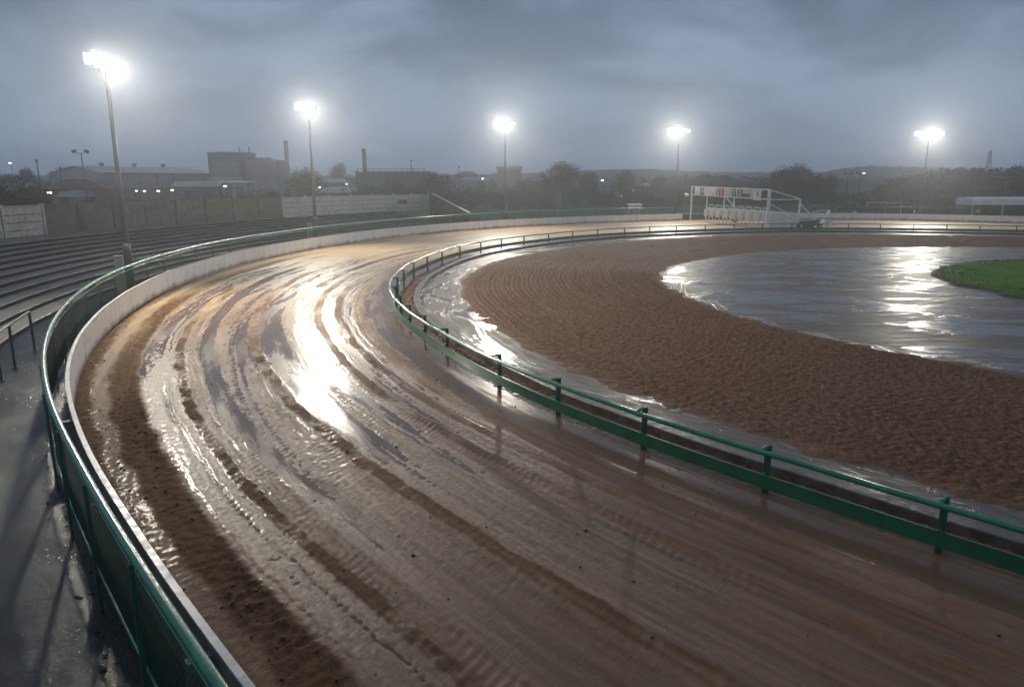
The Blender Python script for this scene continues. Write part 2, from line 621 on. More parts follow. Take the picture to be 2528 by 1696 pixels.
M['lens'] = emit('lit_lamp_glass', (1, .97, .88), 60)
M['lens_dim'] = emit('edge_lit_lamp_glass', (1, .97, .88), 14)
M['warm_lamp'] = emit('warm_street_light', (1, .82, .5), 9)
M['cool_lamp'] = emit('cool_street_light', (.9, 1, .95), 8)
M['window_lit'] = emit('lit_window', (.75, .95, .92), .8)
M['white'] = simple('white_gloss_paint', (.80, .80, .76), (.62, .62, .58), .35, 2.2, .003)
M['white_dirty'] = simple('stall_door_paint', (.62, .60, .54), (.44, .41, .35), .42, 1.6, .003)
M['sign_red'] = simple('sign_red', (.42, .035, .03), (.36, .03, .03), .4, 3)
M['sign_green'] = simple('sign_green', (.02, .22, .12), (.02, .18, .10), .4, 3)
M['sign_black'] = simple('sign_charcoal', (.04, .045, .045), (.06, .06, .06), .4, 3)
M['sign_pink'] = simple('faded_sign_pink', (.62, .55, .53), (.56, .5, .48), .5, 2)
M['letter_white'] = simple('letter_white', (.8, .8, .78), (.75, .75, .73), .5, 3)
M['letter_black'] = simple('letter_black', (.03, .03, .03), (.04, .04, .04), .5, 3)
M['cabinet'] = simple('cabinet_paint', (.46, .48, .36), (.36, .38, .28), .5, 2.5, .003)
M['wood_brown'] = simple('brown_board', (.13, .10, .07), (.08, .06, .045), .6, 2, .006, stretch=(1, 1, 4))
M['tyre'] = simple('black_rubber', (.025, .025, .027), (.018, .018, .02), .6, 5)
M['yellow'] = simple('hi_vis_yellow', (.85, .62, .03), (.72, .5, .02), .6, 6)
M['skin'] = simple('skin', (.42, .26, .2), (.38, .23, .17), .5, 8)
M['navy'] = simple('dark_trousers', (.03, .035, .05), (.02, .024, .035), .8, 8)
M['hair'] = simple('dark_hair', (.03, .022, .017), (.02, .015, .012), .6, 20)
M['soil_edge'] = simple('bare_soil', (.085, .055, .034), (.05, .033, .02), .7, 3, .02)
M['lawn'] = simple('mown_lawn', (.095, .20, .014), (.06, .135, .012), .9, 1.6, .03, spec=.08)
M['blade'] = simple('grass_blade', (.09, .21, .016), (.055, .14, .012), .8, .8, spec=.1)
M['field'] = simple('rough_field_grass', (.055, .10, .034), (.032, .062, .022), .8, .12, .05)
M['clad_grey'] = simple('grey_green_cladding', (.21, .245, .235), (.17, .20, .19), .55, 1.2, .02, stretch=(1, 1, .05))
M['clad_roof'] = simple('pale_roof_sheet', (.34, .38, .39), (.28, .32, .33), .4, .5, .01)
M['clad_tank'] = simple('plant_cladding', (.18, .205, .195), (.15, .17, .16), .6, .6, .01)
M['clad_box'] = simple('plant_pale_cladding', (.27, .27, .265), (.22, .22, .215), .6, .5, .02, stretch=(1, 1, .1))
M['shed_dark'] = simple('dark_shed_wall', (.075, .08, .085), (.055, .058, .06), .6, .8)
M['brick'] = simple('red_brick', (.15, .055, .042), (.10, .042, .035), .8, 1.4, .01)
M['roof_red'] = simple('brown_red_roof', (.11, .05, .042), (.08, .04, .036), .7, 1.1, .02)
M['render_white'] = simple('pale_render', (.55, .55, .53), (.45, .45, .43), .6, 1)
M['chimney'] = simple('chimney_concrete', (.20, .20, .205), (.15, .15, .155), .8, .5)
M['glass_dark'] = simple('dark_glass', (.02, .024, .03), (.03, .034, .04), .12, 2)
M['bark'] = simple('bark', (.045, .036, .028), (.03, .025, .02), .85, 6, .02)
M['leaf1'] = mat_leaf('dark_foliage', (.034, .042, .018), (.020, .026, .013))
M['leaf2'] = mat_leaf('olive_foliage', (.05, .052, .022), (.028, .032, .015))
M['leaf3'] = mat_leaf('brown_autumn_foliage', (.055, .042, .024), (.032, .026, .016))
M['hill'] = simple('wooded_hill', (.034, .044, .022), (.022, .030, .016), .9, .05, .3)
M['clod'] = simple('mud_clod', (.075, .042, .025), (.045, .026, .016), .6, 8, .01, rough2=.8, spec=.18)

# ------------------------------------------------------------------ SETTING: ground sheets
# rough grass field as one big sheet
xs = np.linspace(-470, 470, 95)
ys = np.linspace(-40, 870, 92)
X, Y = np.meshgrid(xs, ys)
Z = -.14 + 0 * X + sstep(190, 420, Y) * .5 * fbm(X / 90, Y / 90, 3, 5)
V = np.stack([X, Y, Z], -1).reshape(-1, 3)
tag(np_mesh('field', V, grid_faces(len(ys), len(xs)), M['field']), kind='structure')

# ---- the mud track between the kerb and the white wall
rows = np.r_[np.arange(.5, 46, .042), np.arange(46, 75, .085), np.arange(75, LK.len - 1, .22)]
Pk = LK.at(rows)
Nk = LK.out(rows, 1.5)
T = cast(Pk, Nk, LW)
ker = np.ones(25) / 25
sidx = np.arange(0, len(rows))
T = np.interp(rows, rows[::6], np.convolve(np.pad(T[::6], 12, 'edge'), ker, 'valid'))
T = T + .05
NU = 330
w = np.linspace(0, 1, NU) ** 1.0
wa = 1 - w                      # 1 at kerb -> 0 at wall
U = (T[:, None] * w[None, :])  # metres from the kerb
PX = Pk[:, 0][:, None] + Nk[:, 0][:, None] * U
PY = Pk[:, 1][:, None] + Nk[:, 1][:, None] * U
v = rows[:, None] * (1 + .25 * w[None, :])
VV = np.broadcast_to(v, U.shape)
WW = np.broadcast_to(wa[None, :], U.shape)     # 0 at wall, 1 at kerb
D = (1 - WW) * 0 + U                           # metres from kerb
DW = T[:, None] - U                            # metres from wall
Ww = WW + .010 * pn(VV / 11, WW * 3, 2) + .004 * pn(VV / 3.1, WW * 8, 4) + .0045 * pn(VV * 1.1, U * 1.3, 5) + .003 * pn(VV * 4.2, U * 3, 6)
BANDS = [  # from wall 0 .. kerb 1 : centre, half width, height, noise, tread, churn
    (.020, .020, .012, .022, 0, .75), (.058, .016, .008, .016, 0, .4), (.107, .027, .026, .056, 0, 1.0),
    (.172, .040, .001, .007, 0, 0), (.232, .009, .014, .030, .006, .8), (.268, .018, .008, .010, .012, .15),
    (.308, .018, -.009, .006, 0, 0), (.370, .040, .000, .010, .003, .1), (.440, .010, .010, .024, .010, .65), (.405, .008, .006, .012, .008, .2),
    (.497, .022, -.009, .006, 0, 0), (.545, .018, .006, .008, .005, .05), (.590, .016, -.007, .006, 0, 0),
    (.645, .009, .007, .014, .012, .45), (.620, .008, .005, .010, .010, .1), (.686, .016, -.002, .005, .002, 0), (.716, .012, .010, .016, .006, .45), (.745, .016, -.002, .005, .002, 0), (.772, .008, .008, .012, .004, .3), (.800, .010, .006, .012, .006, .35),
    (.870, .035, -.005, .008, 0, 0), (.935, .022, .000, .012, 0, .1), (.975, .03, -.012, .012, 0, .1)]
Hh = np.zeros_like(U)
An = np.zeros_like(U)
At = np.zeros_like(U)
Ch = np.zeros_like(U)
Wt = np.zeros_like(U) + 1e-6
for c, hw, h, na, ta, ch in BANDS:
    g = np.exp(-((Ww + .010 * pn(VV * .8, U * .7, 12) * (c < .15) - c) / (hw * .75)) ** (2 if c < .15 else 4))
    Wt += g
    Hh += g * h
    An += g * na
    At += g * ta
    Ch += g * ch
Hh, An, At, Ch = Hh / Wt, An / Wt, At / Wt, Ch / Wt
# single wheel lines: thin grooves with a pressed-up edge, each fading in and out
gl_ = random.Random(21)
LN = np.zeros_like(U)
for q in range(44):
    c = gl_.uniform(.13, .93)
    hw = gl_.uniform(.0022, .0042)
    dr = gl_.uniform(-.02, .02)
    cc = c + dr * np.sin(VV / gl_.uniform(14, 30) + q) + .004 * pn(VV / 4, 0 * VV + q, 7)
    on = sstep(-.1, .3, pn(VV / 7, 0 * VV + q * 3.7, 9))
    g = np.exp(-((Ww - cc) / hw) ** 2) * on
    Hh = Hh - .005 * g + .005 * np.exp(-((Ww - cc - 2.4 * hw) / hw) ** 2) * on
    LN = np.maximum(LN, g)
    At = At + .005 * g
# ruts fade in and out along the lap; the far straight is smoother, the nearest mud flatter
life = .55 + .75 * sstep(-.25, .35, pn(VV / 9, WW * 7, 8))
nearflat = 1 - .8 * sstep(27, 9, VV) * sstep(.20, .34, WW)
farflat = 1 - .7 * sstep(50, 78, VV)
life = life * nearflat * farflat
cl = .7 * fbm(U * 3.6, VV * 8.5, 2, 11, .8) + .5 * pn(U * 9, VV * 9, 15)
cl2 = 1 - np.abs(fbm(U * 3.0, VV * 6.0, 2, 17))
tr = np.sin(2 * PI * (VV / .19 + U * .9 + .35 * pn(U * 2, VV * 1.3, 21)))
H = Hh * life + An * life * (cl * .75 + (cl2 - .6) * .5) + At * life * tr * sstep(-.2, .25, pn(VV / 1.6, U * 1.2, 23))
H += .004 * fbm(U * 1.6, VV * .12, 4, 31, .6) + .007 * pn(U * .45, VV / 17, 33) + .0045 * pn(U * 5.5, VV * .07, 35) + .003 * pn(U * 10, VV * .11, 36) + .002 * fbm(U * 6, VV * 1.5, 2, 37)
NEARF = sstep(30, 14, VV) * sstep(.02, .10, WW)
H = H * (1 - .35 * NEARF * sstep(.14, .3, WW)) + .009 * NEARF
H += .010 * sstep(52, 74, VV) * sstep(.86, .6, WW)
# the strip between rail posts and kerb, and the water lying along it
inner = sstep(.95, .45, D)
H = H * (1 - inner) + inner * (.012 + .030 * fbm(U * 6, VV * 5, 3, 41))
ditch = np.exp(-((D - 1.55) / .42) ** 2)
H -= ditch * (.030 + .018 * pn(VV / 3, U, 43))
bank = np.exp(-((D - 2.35) / .30) ** 2)
H += bank * .013 * sstep(-.2, .3, pn(VV / 6, U * .5, 45))
foot = sstep(.55, .05, DW)
H += foot * (.045 + .02 * pn(VV * 1.2, U, 47))
CHB = Ch.copy()
gapn = np.where(WW < .15, 1.0, sstep(-.35, .45, pn(VV / 2.1, WW * 9, 25) + .6 * pn(VV / .6, U * 2.2, 26) + .5 * pn(VV / .22, U * 5, 27)))
H = np.where(Ch > .3, np.maximum(H, .004 + .5 * np.maximum(H, 0)), H)
Ch = np.maximum(Ch, .32 * LN * sstep(-.5, .3, cl))
Ch = np.clip(Ch * gapn * (1 - .45 * NEARF * sstep(.14, .2, WW)) * sstep(-.45, .35, cl + .35) * np.clip(life, .35, 1.1) + foot * .75 + inner * .45, 0, 1) * (1 - .6 * sstep(50, 78, VV))
LIT_SAND = sstep(30, 58, VV + 16 * (1 - WW) - 10 + 6 * pn(U * .6, VV / 9, 49)) * sstep(.92, .72, WW + .05 * pn(U, VV / 7, 50))  # far outer bend: lamplight painted in along with the sandier tone
V = np.stack([PX, PY, H], -1).reshape(-1, 3)
UVt = np.stack([U, VV], -1).reshape(-1, 2)
tag(np_mesh('mud_track', V, grid_faces(len(rows), NU), M['mud'], uv=UVt, attrs={'churn': Ch.ravel(), 'dull': np.clip(np.maximum(CHB * np.clip(gapn + .25, 0, 1), Ch), 0, 1).ravel(), 'film': (NEARF * (1 - .6 * np.clip(Ch, 0, 1))).ravel(), 'lit_sand': LIT_SAND.ravel()}), kind='structure')
# standing water at one level
r2 = rows[::12]
k2 = np.arange(0, len(rows), 12)
n2 = 40
wj = np.linspace(0, 1, n2)
U2 = T[k2][:, None] * wj[None, :]
V = np.stack([Pk[k2, 0][:, None] + Nk[k2, 0][:, None] * U2, Pk[k2, 1][:, None] + Nk[k2, 1][:, None] * U2, np.zeros_like(U2)], -1).reshape(-1, 3)
UV2 = np.stack([U2, np.broadcast_to(rows[k2][:, None] * (1 + .25 * wj[None, :]), U2.shape)], -1).reshape(-1, 2)
tag(np_mesh('puddle_water', V, grid_faces(len(k2), n2), M['puddle'], uv=UV2), kind='structure')

# loose clods thrown up along the rough bands: uncountable
cv, cf = [], []
ico = bmesh.new()
bmesh.ops.create_icosphere(ico, subdivisions=1, radius=1)
iv = np.array([p.co[:] for p in ico.verts])
ifc = np.array([[x.index for x in f.verts] for f in ico.faces])
ico.free()
cand = np.argwhere((Ch > .38) & (VV < 70) & (H > .004))
pick = cand[RNG.choice(len(cand), min(3600, len(cand)), replace=False)]
extra = np.argwhere((VV < 40) & (WW > .15) & (WW < .97))
pick = np.vstack([pick, extra[RNG.choice(len(extra), 500, replace=False)]])
for q, (i, j) in enumerate(pick):
    s = .007 + .020 * RNG.random() ** 3
    rot = np.linalg.qr(RNG.normal(size=(3, 3)))[0]
    g = (iv * (1 + .35 * RNG.normal(size=(len(iv), 1)))) @ rot * np.array([s, s * 1.3, s * .7])
    cv.append(g + np.array([PX[i, j], PY[i, j], max(H[i, j], 0) + s * .2]))
    cf.append(ifc + q * len(iv))
q0_ = len(cv)
sl = RNG.random(620) ** 1.3 * 34 + 1.5
ol = np.abs(RNG.normal(size=620)) * .22 - .12
pl_, nl_ = LF.at(sl), LF.out(sl)
for q in range(620):
    s = .006 + .022 * RNG.random() ** 3
    rot = np.linalg.qr(RNG.normal(size=(3, 3)))[0]
    g = (iv * (1 + .35 * RNG.normal(size=(len(iv), 1)))) @ rot * np.array([s * 1.6, s * 1.2, s * .45])
    cv.append(g + np.array([pl_[q, 0] + nl_[q, 0] * ol[q], pl_[q, 1] + nl_[q, 1] * ol[q], .028]))
    cf.append(ifc + (q0_ + q) * len(iv))
tag(np_mesh('mud_clods', np.vstack(cv), np.vstack(cf), M['clod'], smooth=True), kind='stuff')

# ---- kerb inside the rail
ks = np.arange(0, LK.len - .5, .5)
kp = LK.at(ks)
ko = LK.out(ks)
prof = [(0.0, -.1), (0.0, .18), (-.02, .20), (-.26, .20), (-.28, .18), (-.28, -.1)]
V = np.array([[kp[i, 0] + ko[i, 0] * d, kp[i, 1] + ko[i, 1] * d, z + .008 * math.sin(i * .7)] for i in range(len(ks)) for d, z in prof])
tag(np_mesh('kerb', V, grid_faces(len(ks), len(prof), True), M['kerb'], smooth=False), kind='structure')

# ---- infield ground (one wet sheet), harrowed band, lawn island
rows_i = np.arange(0.5, LK.len - 1, .5)
Pi = LK.at(rows_i) - LK.out(rows_i, 2) * .15
dist = [0, .8, 1.6, 2.6, 4, 6, 9, 13, 18, 24, 31, 40]
# simple sheet: fan of the kerb line to a straight line on the right
far_r = np.stack([np.interp(rows_i, [0, LK.len], [60, 130]), np.interp(rows_i, [0, LK.len], [-20, 40])], -1)
tt = np.linspace(0, 1, 60)[None, :, None] ** 1.6
G = Pi[:, None, :] * (1 - tt) + far_r[:, None, :] * tt
zz = np.full(G.shape[:2], 0.0)
V = np.dstack([G, zz]).reshape(-1, 3)
# uv follows the pool curve: distance outwards and length along it
flat = G.reshape(-1, 2)
pp = LP.p[::6]
ss = LP.s[::6]
uvw = np.zeros_like(flat)
for a in range(0, len(flat), 4000):
    d = np.hypot(flat[a:a + 4000, None, 0] - pp[None, :, 0], flat[a:a + 4000, None, 1] - pp[None, :, 1])
    k = d.argmin(1)
    uvw[a:a + 4000, 0] = d[np.arange(len(k)), k]
    uvw[a:a + 4000, 1] = ss[k]
kk_ = np.searchsorted(LP.s, uvw[:, 1]).clip(0, len(LP.s) - 1)
sgn_ = ((flat - LP.p[kk_]) * LP.out(LP.s[kk_], 1.5)).sum(1)
uvw = np.where((sgn_ > 0)[:, None], uvw * np.array([1.6, .8]), np.stack([flat[:, 1] * 1.0, flat[:, 0] * .55], -1))
tag(np_mesh('infield_ground', V, grid_faces(len(rows_i), 60, True), M['infield'], uv=uvw, smooth=True), kind='structure')

hr = np.r_[np.arange(.5, 40, .05), np.arange(40, 62, .11), np.arange(62, LP.len - 1, .25)]
Pp = LP.at(hr)
Np = LP.out(hr, 2.5)
Th = cast(Pp, Np, LH, 40)
Th = np.interp(hr, hr[::6], np.convolve(np.pad(Th[::6], 12, 'edge'), ker, 'valid'))
NH = 300
wh = np.linspace(-.035, 1.035, NH)
Uh = Th[:, None] * wh[None, :]
HX = Pp[:, 0][:, None] + Np[:, 0][:, None] * Uh
HY = Pp[:, 1][:, None] + Np[:, 1][:, None] * Uh
edge = np.minimum(Uh, Th[:, None] - Uh - .22)                      # metres from the nearer edge
c1 = fbm(HX * 5.6, HY * 5.6, 2, 51, .8)
c2 = fbm(HX * 9.5, HY * 9.5, 2, 57, .6)
rid = 1 - np.abs(fbm(HX * 7.4 + .3 * c2, HY * 7.4, 2, 61, .6)) * 1.7
furrow = pn((Th[:, None] - Uh) / .42 + .5 * pn(HX * .2, HY * .2, 79), hr[:, None] / 16 + 0 * Uh, 82) * sstep(6, 22, hr[:, None] + 0 * Uh)
lines = np.sin(2 * PI * (Th[:, None] - Uh) / .27 + 3.0 * pn(HX * .25, HY * .25, 67) + 1.3 * c1)
lmask = 1.15 * sstep(16, 30, hr[:, None] + 0 * Uh) * sstep(12, 4, Th[:, None] - Uh) + .3
HZ = -.012 + sstep(-.25, .55, edge + .34 * fbm(HX * .9, HY * .9, 5, 71, .62)) * .055
amp = sstep(-.1, .7, edge)
HZ = HZ + amp * (.019 * c1 * (.7 + .6 * pn(HX * .3, HY * .3, 75)) + .029 * c2 + .030 * (rid - .5) + (.010 * lines * lmask) + .030 * furrow)
V = np.stack([HX, HY, HZ], -1).reshape(-1, 3)
UVh = np.stack([HX, HY], -1).reshape(-1, 2)
tag(np_mesh('harrowed_soil', V, grid_faces(len(hr), NH), M['harrow'], uv=UVh), kind='structure')

gs = np.arange(0, LG.len, .5)
gp = LG.at(gs)
gi = -LG.out(gs, 2)
gp = gp + gi * (.45 * fbm(gs[:, None] * .45, 0 * gs[:, None], 4, 77, .6))
cen = np.stack([np.interp(gs, [0, LG.len], [62, 95]), np.interp(gs, [0, LG.len], [14, 24])], -1)
prof_t = np.r_[0, .004, .012, .03, np.linspace(.06, 1, 14)]
GG = gp[:, None, :] * (1 - prof_t)[None, :, None] + cen[:, None, :] * prof_t[None, :, None]
gz = np.r_[-.03, .05, .10, .13, np.linspace(.15, .22, 14)]
GZ = gz[None, :] + .03 * fbm(GG[..., 0] * .7, GG[..., 1] * .7, 3, 73) * np.r_[0, .6, 1, 1, np.ones(14)][None, :]
V = np.dstack([GG, GZ]).reshape(-1, 3)
lawn = tag(np_mesh('lawn', V, grid_faces(len(gs), len(prof_t), True), [M['lawn'], M['soil_edge']]), kind='structure')
mi = np.zeros((len(gs) - 1, len(prof_t) - 1), dtype=np.int32)
mi[:, :2] = 1
mi[:, 2] = (RNG.random(len(gs) - 1) < .35)
lawn.data.polygons.foreach_set('material_index', mi.ravel())
# grass blades: uncountable
nb = 60000
ii = RNG.integers(0, len(gs), nb)
tb = RNG.random(nb) ** 2 * .55 + .006
bx = gp[ii, 0] * (1 - tb) + cen[ii, 0] * tb + RNG.normal(size=nb) * .1
by = gp[ii, 1] * (1 - tb) + cen[ii, 1] * tb + RNG.normal(size=nb) * .1
bz = np.interp(tb, prof_t, gz) - .02
an = RNG.random(nb) * 2 * PI
hh = .05 + .07 * RNG.random(nb)
wd = .02
B0 = np.stack([bx - np.cos(an) * wd, by - np.sin(an) * wd, bz], -1)
B1 = np.stack([bx + np.cos(an) * wd, by + np.sin(an) * wd, bz], -1)
B2 = np.stack([bx + RNG.normal(size=nb) * .03, by + RNG.normal(size=nb) * .03, bz + hh], -1)
V = np.stack([B0, B1, B2], 1).reshape(-1, 3)
tag(np_mesh('grass', V, np.arange(nb * 3).reshape(-1, 3), M['blade'], smooth=False), kind='stuff')

# ---- wet path outside the fence and the terrace steps
S_END = LF.near((-5.3, 87.5))
fs = np.arange(.5, S_END, .5)
fp = LF.at(fs)
fo = LF.out(fs, 2)
offs = np.linspace(-.75, 2.75, 30)
PPX = fp[:, 0][:, None] + fo[:, 0][:, None] * offs
PPY = fp[:, 1][:, None] + fo[:, 1][:, None] * offs
PZ = .02 + .012 * fbm(PPX * .5, PPY * .5, 3, 81) + 0 * PPX
V = np.stack([PPX, PPY, PZ], -1).reshape(-1, 3)
tag(np_mesh('path', V, grid_faces(len(fs), len(offs)), M['path']), kind='structure')

TREAD, RISE, NST = .95, .164, 11
prof = [(2.6, -.1)]
for k in range(NST):
    o0 = 2.6 + k * TREAD
    prof += [(o0, RISE * (k + 1) - .03), (o0 + .03, RISE * (k + 1)), (o0 + TREAD - .002, RISE * (k + 1) - .012)]
prof += [(2.6 + NST * TREAD, RISE * NST + .0), (16.8, 1.86), (17.6, 1.7), (21, -.3)]
V, = [np.array([[fp[i, 0] + fo[i, 0] * d, fp[i, 1] + fo[i, 1] * d, z] for i in range(len(fs)) for d, z in prof])]
V[:, 2] += .012 * fbm(V[:, 0] * .35, V[:, 1] * .35, 3, 83)
Fc = grid_faces(len(fs), len(prof))
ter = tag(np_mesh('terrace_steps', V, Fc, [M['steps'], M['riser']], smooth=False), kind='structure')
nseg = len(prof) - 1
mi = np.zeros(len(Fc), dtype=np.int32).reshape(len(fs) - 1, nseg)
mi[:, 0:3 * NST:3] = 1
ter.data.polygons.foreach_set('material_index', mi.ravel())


# ------------------------------------------------------------------ white perimeter wall
def perimeter_wall(name, label, s0, s1, part_s):
    root = thing(name, label, 'wall', (*LW.at(s0), 0))
    x = np.arange(s0, s1, .5)
    x = np.r_[x, s1]
    p = LW.at(x)
    o = LW.out(x, .8)
    wob = .006 * np.sin(x * 1.3)

    def ext(prof, nm, mat, uvz=True):
        m = len(prof)
        V = np.array([[p[i, 0] + o[i, 0] * d, p[i, 1] + o[i, 1] * d, z + wob[i] * (z > .5)] for i in range(len(x)) for d, z in prof])
        acc = np.array([z for d, z in prof])
        uv = np.stack([np.repeat(x, m), np.tile(acc, len(x))], -1)
        F = grid_faces(len(x), m, True)
        caps = np.array([[0, 1, 2, 3], [(len(x) - 1) * m + 3, (len(x) - 1) * m + 2, (len(x) - 1) * m + 1, (len(x) - 1) * m]])
        if m >= 4:
            F = np.vstack([F, caps])
        return np_mesh(nm, V, F, mat, root, smooth=False, uv=uv)
    ext([(0, -.08), (0, .965), (.035, .965), (.035, -.08)], 'painted_face', M['wall'])
    ext([(.037, -.08), (.037, .963), (.068, .963), (.068, -.08)], 'block_back', M['wall_back'])
    ext([(-.008, .966), (-.008, 1.0), (.076, 1.0), (.076, .966)], 'coping', M['cap'])
    for xs_ in part_s:
        q = LW.at(xs_)
        od = LW.out(xs_, .8)
        td = LW.tan(xs_)
        a = math.atan2(td[1], td[0])
        mb = MB()
        c = q + od * .20
        mb.box((c[0], c[1], .44), (.12, .26, .9), a)
        mb.build('buttress', M['wall_back'], root)
    return root


SW1 = LW.near((24.9, 106.6))
SW2 = LW.near((38.2, 109.4))
perimeter_wall('perimeter_wall', 'long curving white painted wall round the outside of the muddy bend', 0, SW1, np.arange(3.2, 26, 4.6))
perimeter_wall('perimeter_wall', 'white painted wall along the far side to the right of the starting gate', SW2, LW.len - .5, [])
# set-back boarded opening behind the gate
a, b = LW.at(SW1), LW.at(SW2)
ao, bo = LW.out(SW1), LW.out(SW2)
root = thing('board_fence', 'brown boarded fence filling the gap in the white wall behind the starting gate', 'fence', (*a, 0))
mb = MB()
pts = [a + ao * .15, a + ao * 1.9, b + bo * 1.9, b + bo * .15]
for q in range(3):
    mb.bar((*pts[q], .42), (*pts[q + 1], .42), .06, .94)
mb.build('boards', M['wood_brown'], root)
mb = MB()
mb.bar((*(pts[1]), .93), (*(pts[2]), .93), .09, .07)
mb.build('top_rail', M['white'], root)

# ------------------------------------------------------------------ green mesh fence
froot = thing('mesh_fence', 'green chain link fence with round top rail just outside the white wall', 'fence', (*LF.at(0.5), 0))
ZT, Z0, Z1 = 1.80, .50, 1.62
fsx = np.arange(.3, LF.len - .3, 2.5)
fpts = LF.at(fsx)
dense = LF.at(np.arange(.3, fsx[-1], .7))
mb = MB()
mb.tube([(q[0], q[1], ZT) for q in dense], .055, 10)
mb.build('top_rail', M['green'], froot, smooth=True)
mb = MB()
mb.tube([(q[0], q[1], Z1 + .015) for q in dense], .017, 6)
mb.build('upper_wire_bar', M['green'], froot, smooth=True)
mb = MB()
mb.tube([(q[0], q[1], Z0 - .015) for q in dense], .02, 6)
mb.build('bottom_bar', M['green'], froot, smooth=True)
fo_ = LF.out(fsx)
for i, q in enumerate(fpts):
    t = LF.tan(fsx[i])
    mb = MB()
    c = q + fo_[i] * .055
    mb.box((c[0], c[1], .87), (.07, .045, 1.82), math.atan2(t[1], t[0]))
    mb.build('post', M['green_dark'], froot)
SP_FAR = .068
for i in range(len(fpts) - 1):
    a, b = fpts[i], fpts[i + 1]
    L = float(np.hypot(*(b - a)))
    d = (b - a) / L
    nrm = np.array([-d[1], d[0]])
    Hm = Z1 - Z0
    SP_W = .088 if np.hypot(*((a + b) / 2)) < 20 else SP_FAR
    near_bay = np.hypot(*((a + b) / 2)) < 45
    k = np.arange(-int(Hm / SP_W) - 1, int(L / SP_W) + int(Hm / SP_W) + 2)
    vs, fq = [], []
    r = .0034
    for sgn in (1, -1):
        for kk in k:
            x0 = kk * SP_W
            # wire x = x0 + sgn*z , z in 0..Hm, clipped to 0..L
            za, zb = 0.0, Hm
            if sgn > 0:
                za, zb = max(za, -x0), min(zb, L - x0)
            else:
                za, zb = max(za, x0 - L), min(zb, x0)
            if zb - za < .01:
                continue
            e0 = np.array([x0 + sgn * za, za])
            e1 = np.array([x0 + sgn * zb, zb])
            u = (e1 - e0) / np.linalg.norm(e1 - e0)
            pr = np.array([-u[1], u[0]])
            base = len(vs)
            for e in (e0, e1):
                for ang in (0, 2 * PI / 3, 4 * PI / 3):
                    off2 = pr * math.cos(ang) * r
                    on = math.sin(ang) * r + sgn * .002
                    pt = a + d * (e[0] + off2[0]) + nrm * on
                    vs.append((pt[0], pt[1], Z0 + e[1] + off2[1]))
            fq += [(base, base + 1, base + 4, base + 3), (base + 1, base + 2, base + 5, base + 4), (base + 2, base, base + 3, base + 5)]
    np_mesh('mesh_panel', np.array(vs), np.array(fq), M['wire'], froot, smooth=False)

# ------------------------------------------------------------------ inner running rail
posts = [(54.6, 78.9), (51.2, 79.5), (48.3, 80.8), (45.0, 81.5), (41.7, 82.1), (38.2, 82.5), (35.3, 83), (31.9, 83), (28.4, 82.6), (24.7, 81.5), (21.2, 79.9), (17.8, 78.2), (14.6, 76.4), (11.6, 74.7), (8.6, 72.3), (5.8, 69.4), (3.3, 66.4), (1.1, 63.3), (-0.8, 60.2), (-2.4, 57.0), (-3.8, 53.1), (-4.8, 49.2), (-5.4, 45.4), (-5.7, 41.9), (-5.75, 38.4), (-5.6, 35.3), (-5.2, 32.2), (-4.6, 29.4), (-3.9, 27.1), (-3.1, 24.9), (-2.1, 22.6), (-0.4, 19.1), (1.1, 16.6), (2.8, 14.3), (4.6, 12.15), (6.5, 10.0), (8.4, 8.0), (10.3, 5.95), (58, 77.6), (61.4, 76.4), (64.8, 74.9), (68.2, 73.4), (71.6, 71.8), (75, 70)]
rroot = thing('running_rail', 'green inner running rail with flat lower beam on posts standing in the wet mud', 'rail', (*LR.at(5), 0))
rs = np.arange(0, LR.len - .5, .6)
rp = LR.at(rs)
ro = LR.out(rs)
mb = MB()
mb.tube([(p[0] + o[0] * .27, p[1] + o[1] * .27, .86 + .008 * math.sin(i * .6) + .005 * math.sin(i * 1.7)) for i, (p, o) in enumerate(zip(rp, ro))], .050, 10)
mb.build('top_rail', M['green'], rroot, smooth=True)
prof = [(.20, .19), (.235, .19), (.235, .445), (.20, .445), (.20, .19)]
V = np.array([[rp[i, 0] + ro[i, 0] * d, rp[i, 1] + ro[i, 1] * d, z] for i in range(len(rs)) for d, z in prof])
np_mesh('lower_beam', V, grid_faces(len(rs), len(prof), True), M['beam_green'], rroot, smooth=False)
for q in posts:
    sq = LR.near(q)
    p = LR.at(sq)
    o = LR.out(sq)
    t = LR.tan(sq)
    ang = math.atan2(t[1], t[0])
    mb = MB()
    mb.box((p[0], p[1], .38), (.095, .095, 1.1), ang)
    po = mb.build('post', M['green_dark'], rroot, bevel=.012)
    mb = MB()
    P0 = Vector((p[0], p[1], 0))
    od = Vector((o[0], o[1], 0))
    mb.tube([P0 + Vector((0, 0, .88)) - od * .02, P0 + Vector((0, 0, .90)) + od * .08, P0 + Vector((0, 0, .90)) + od * .18, P0 + Vector((0, 0, .86)) + od * .275], .036, 8)
    br = mb.build('bracket', M['green'], None, smooth=False)
    mb = MB()
    mb.bar(P0 + Vector((0, 0, .42)), P0 + Vector((0, 0, .36)) + od * .2, .07, .05)
    b2_ = mb.build('beam_bracket', M['green_dark'], None)
    for q_ in (br, b2_):
        q_.parent = po
        q_.matrix_parent_inverse = Matrix.Translation(-Vector(rroot.location))

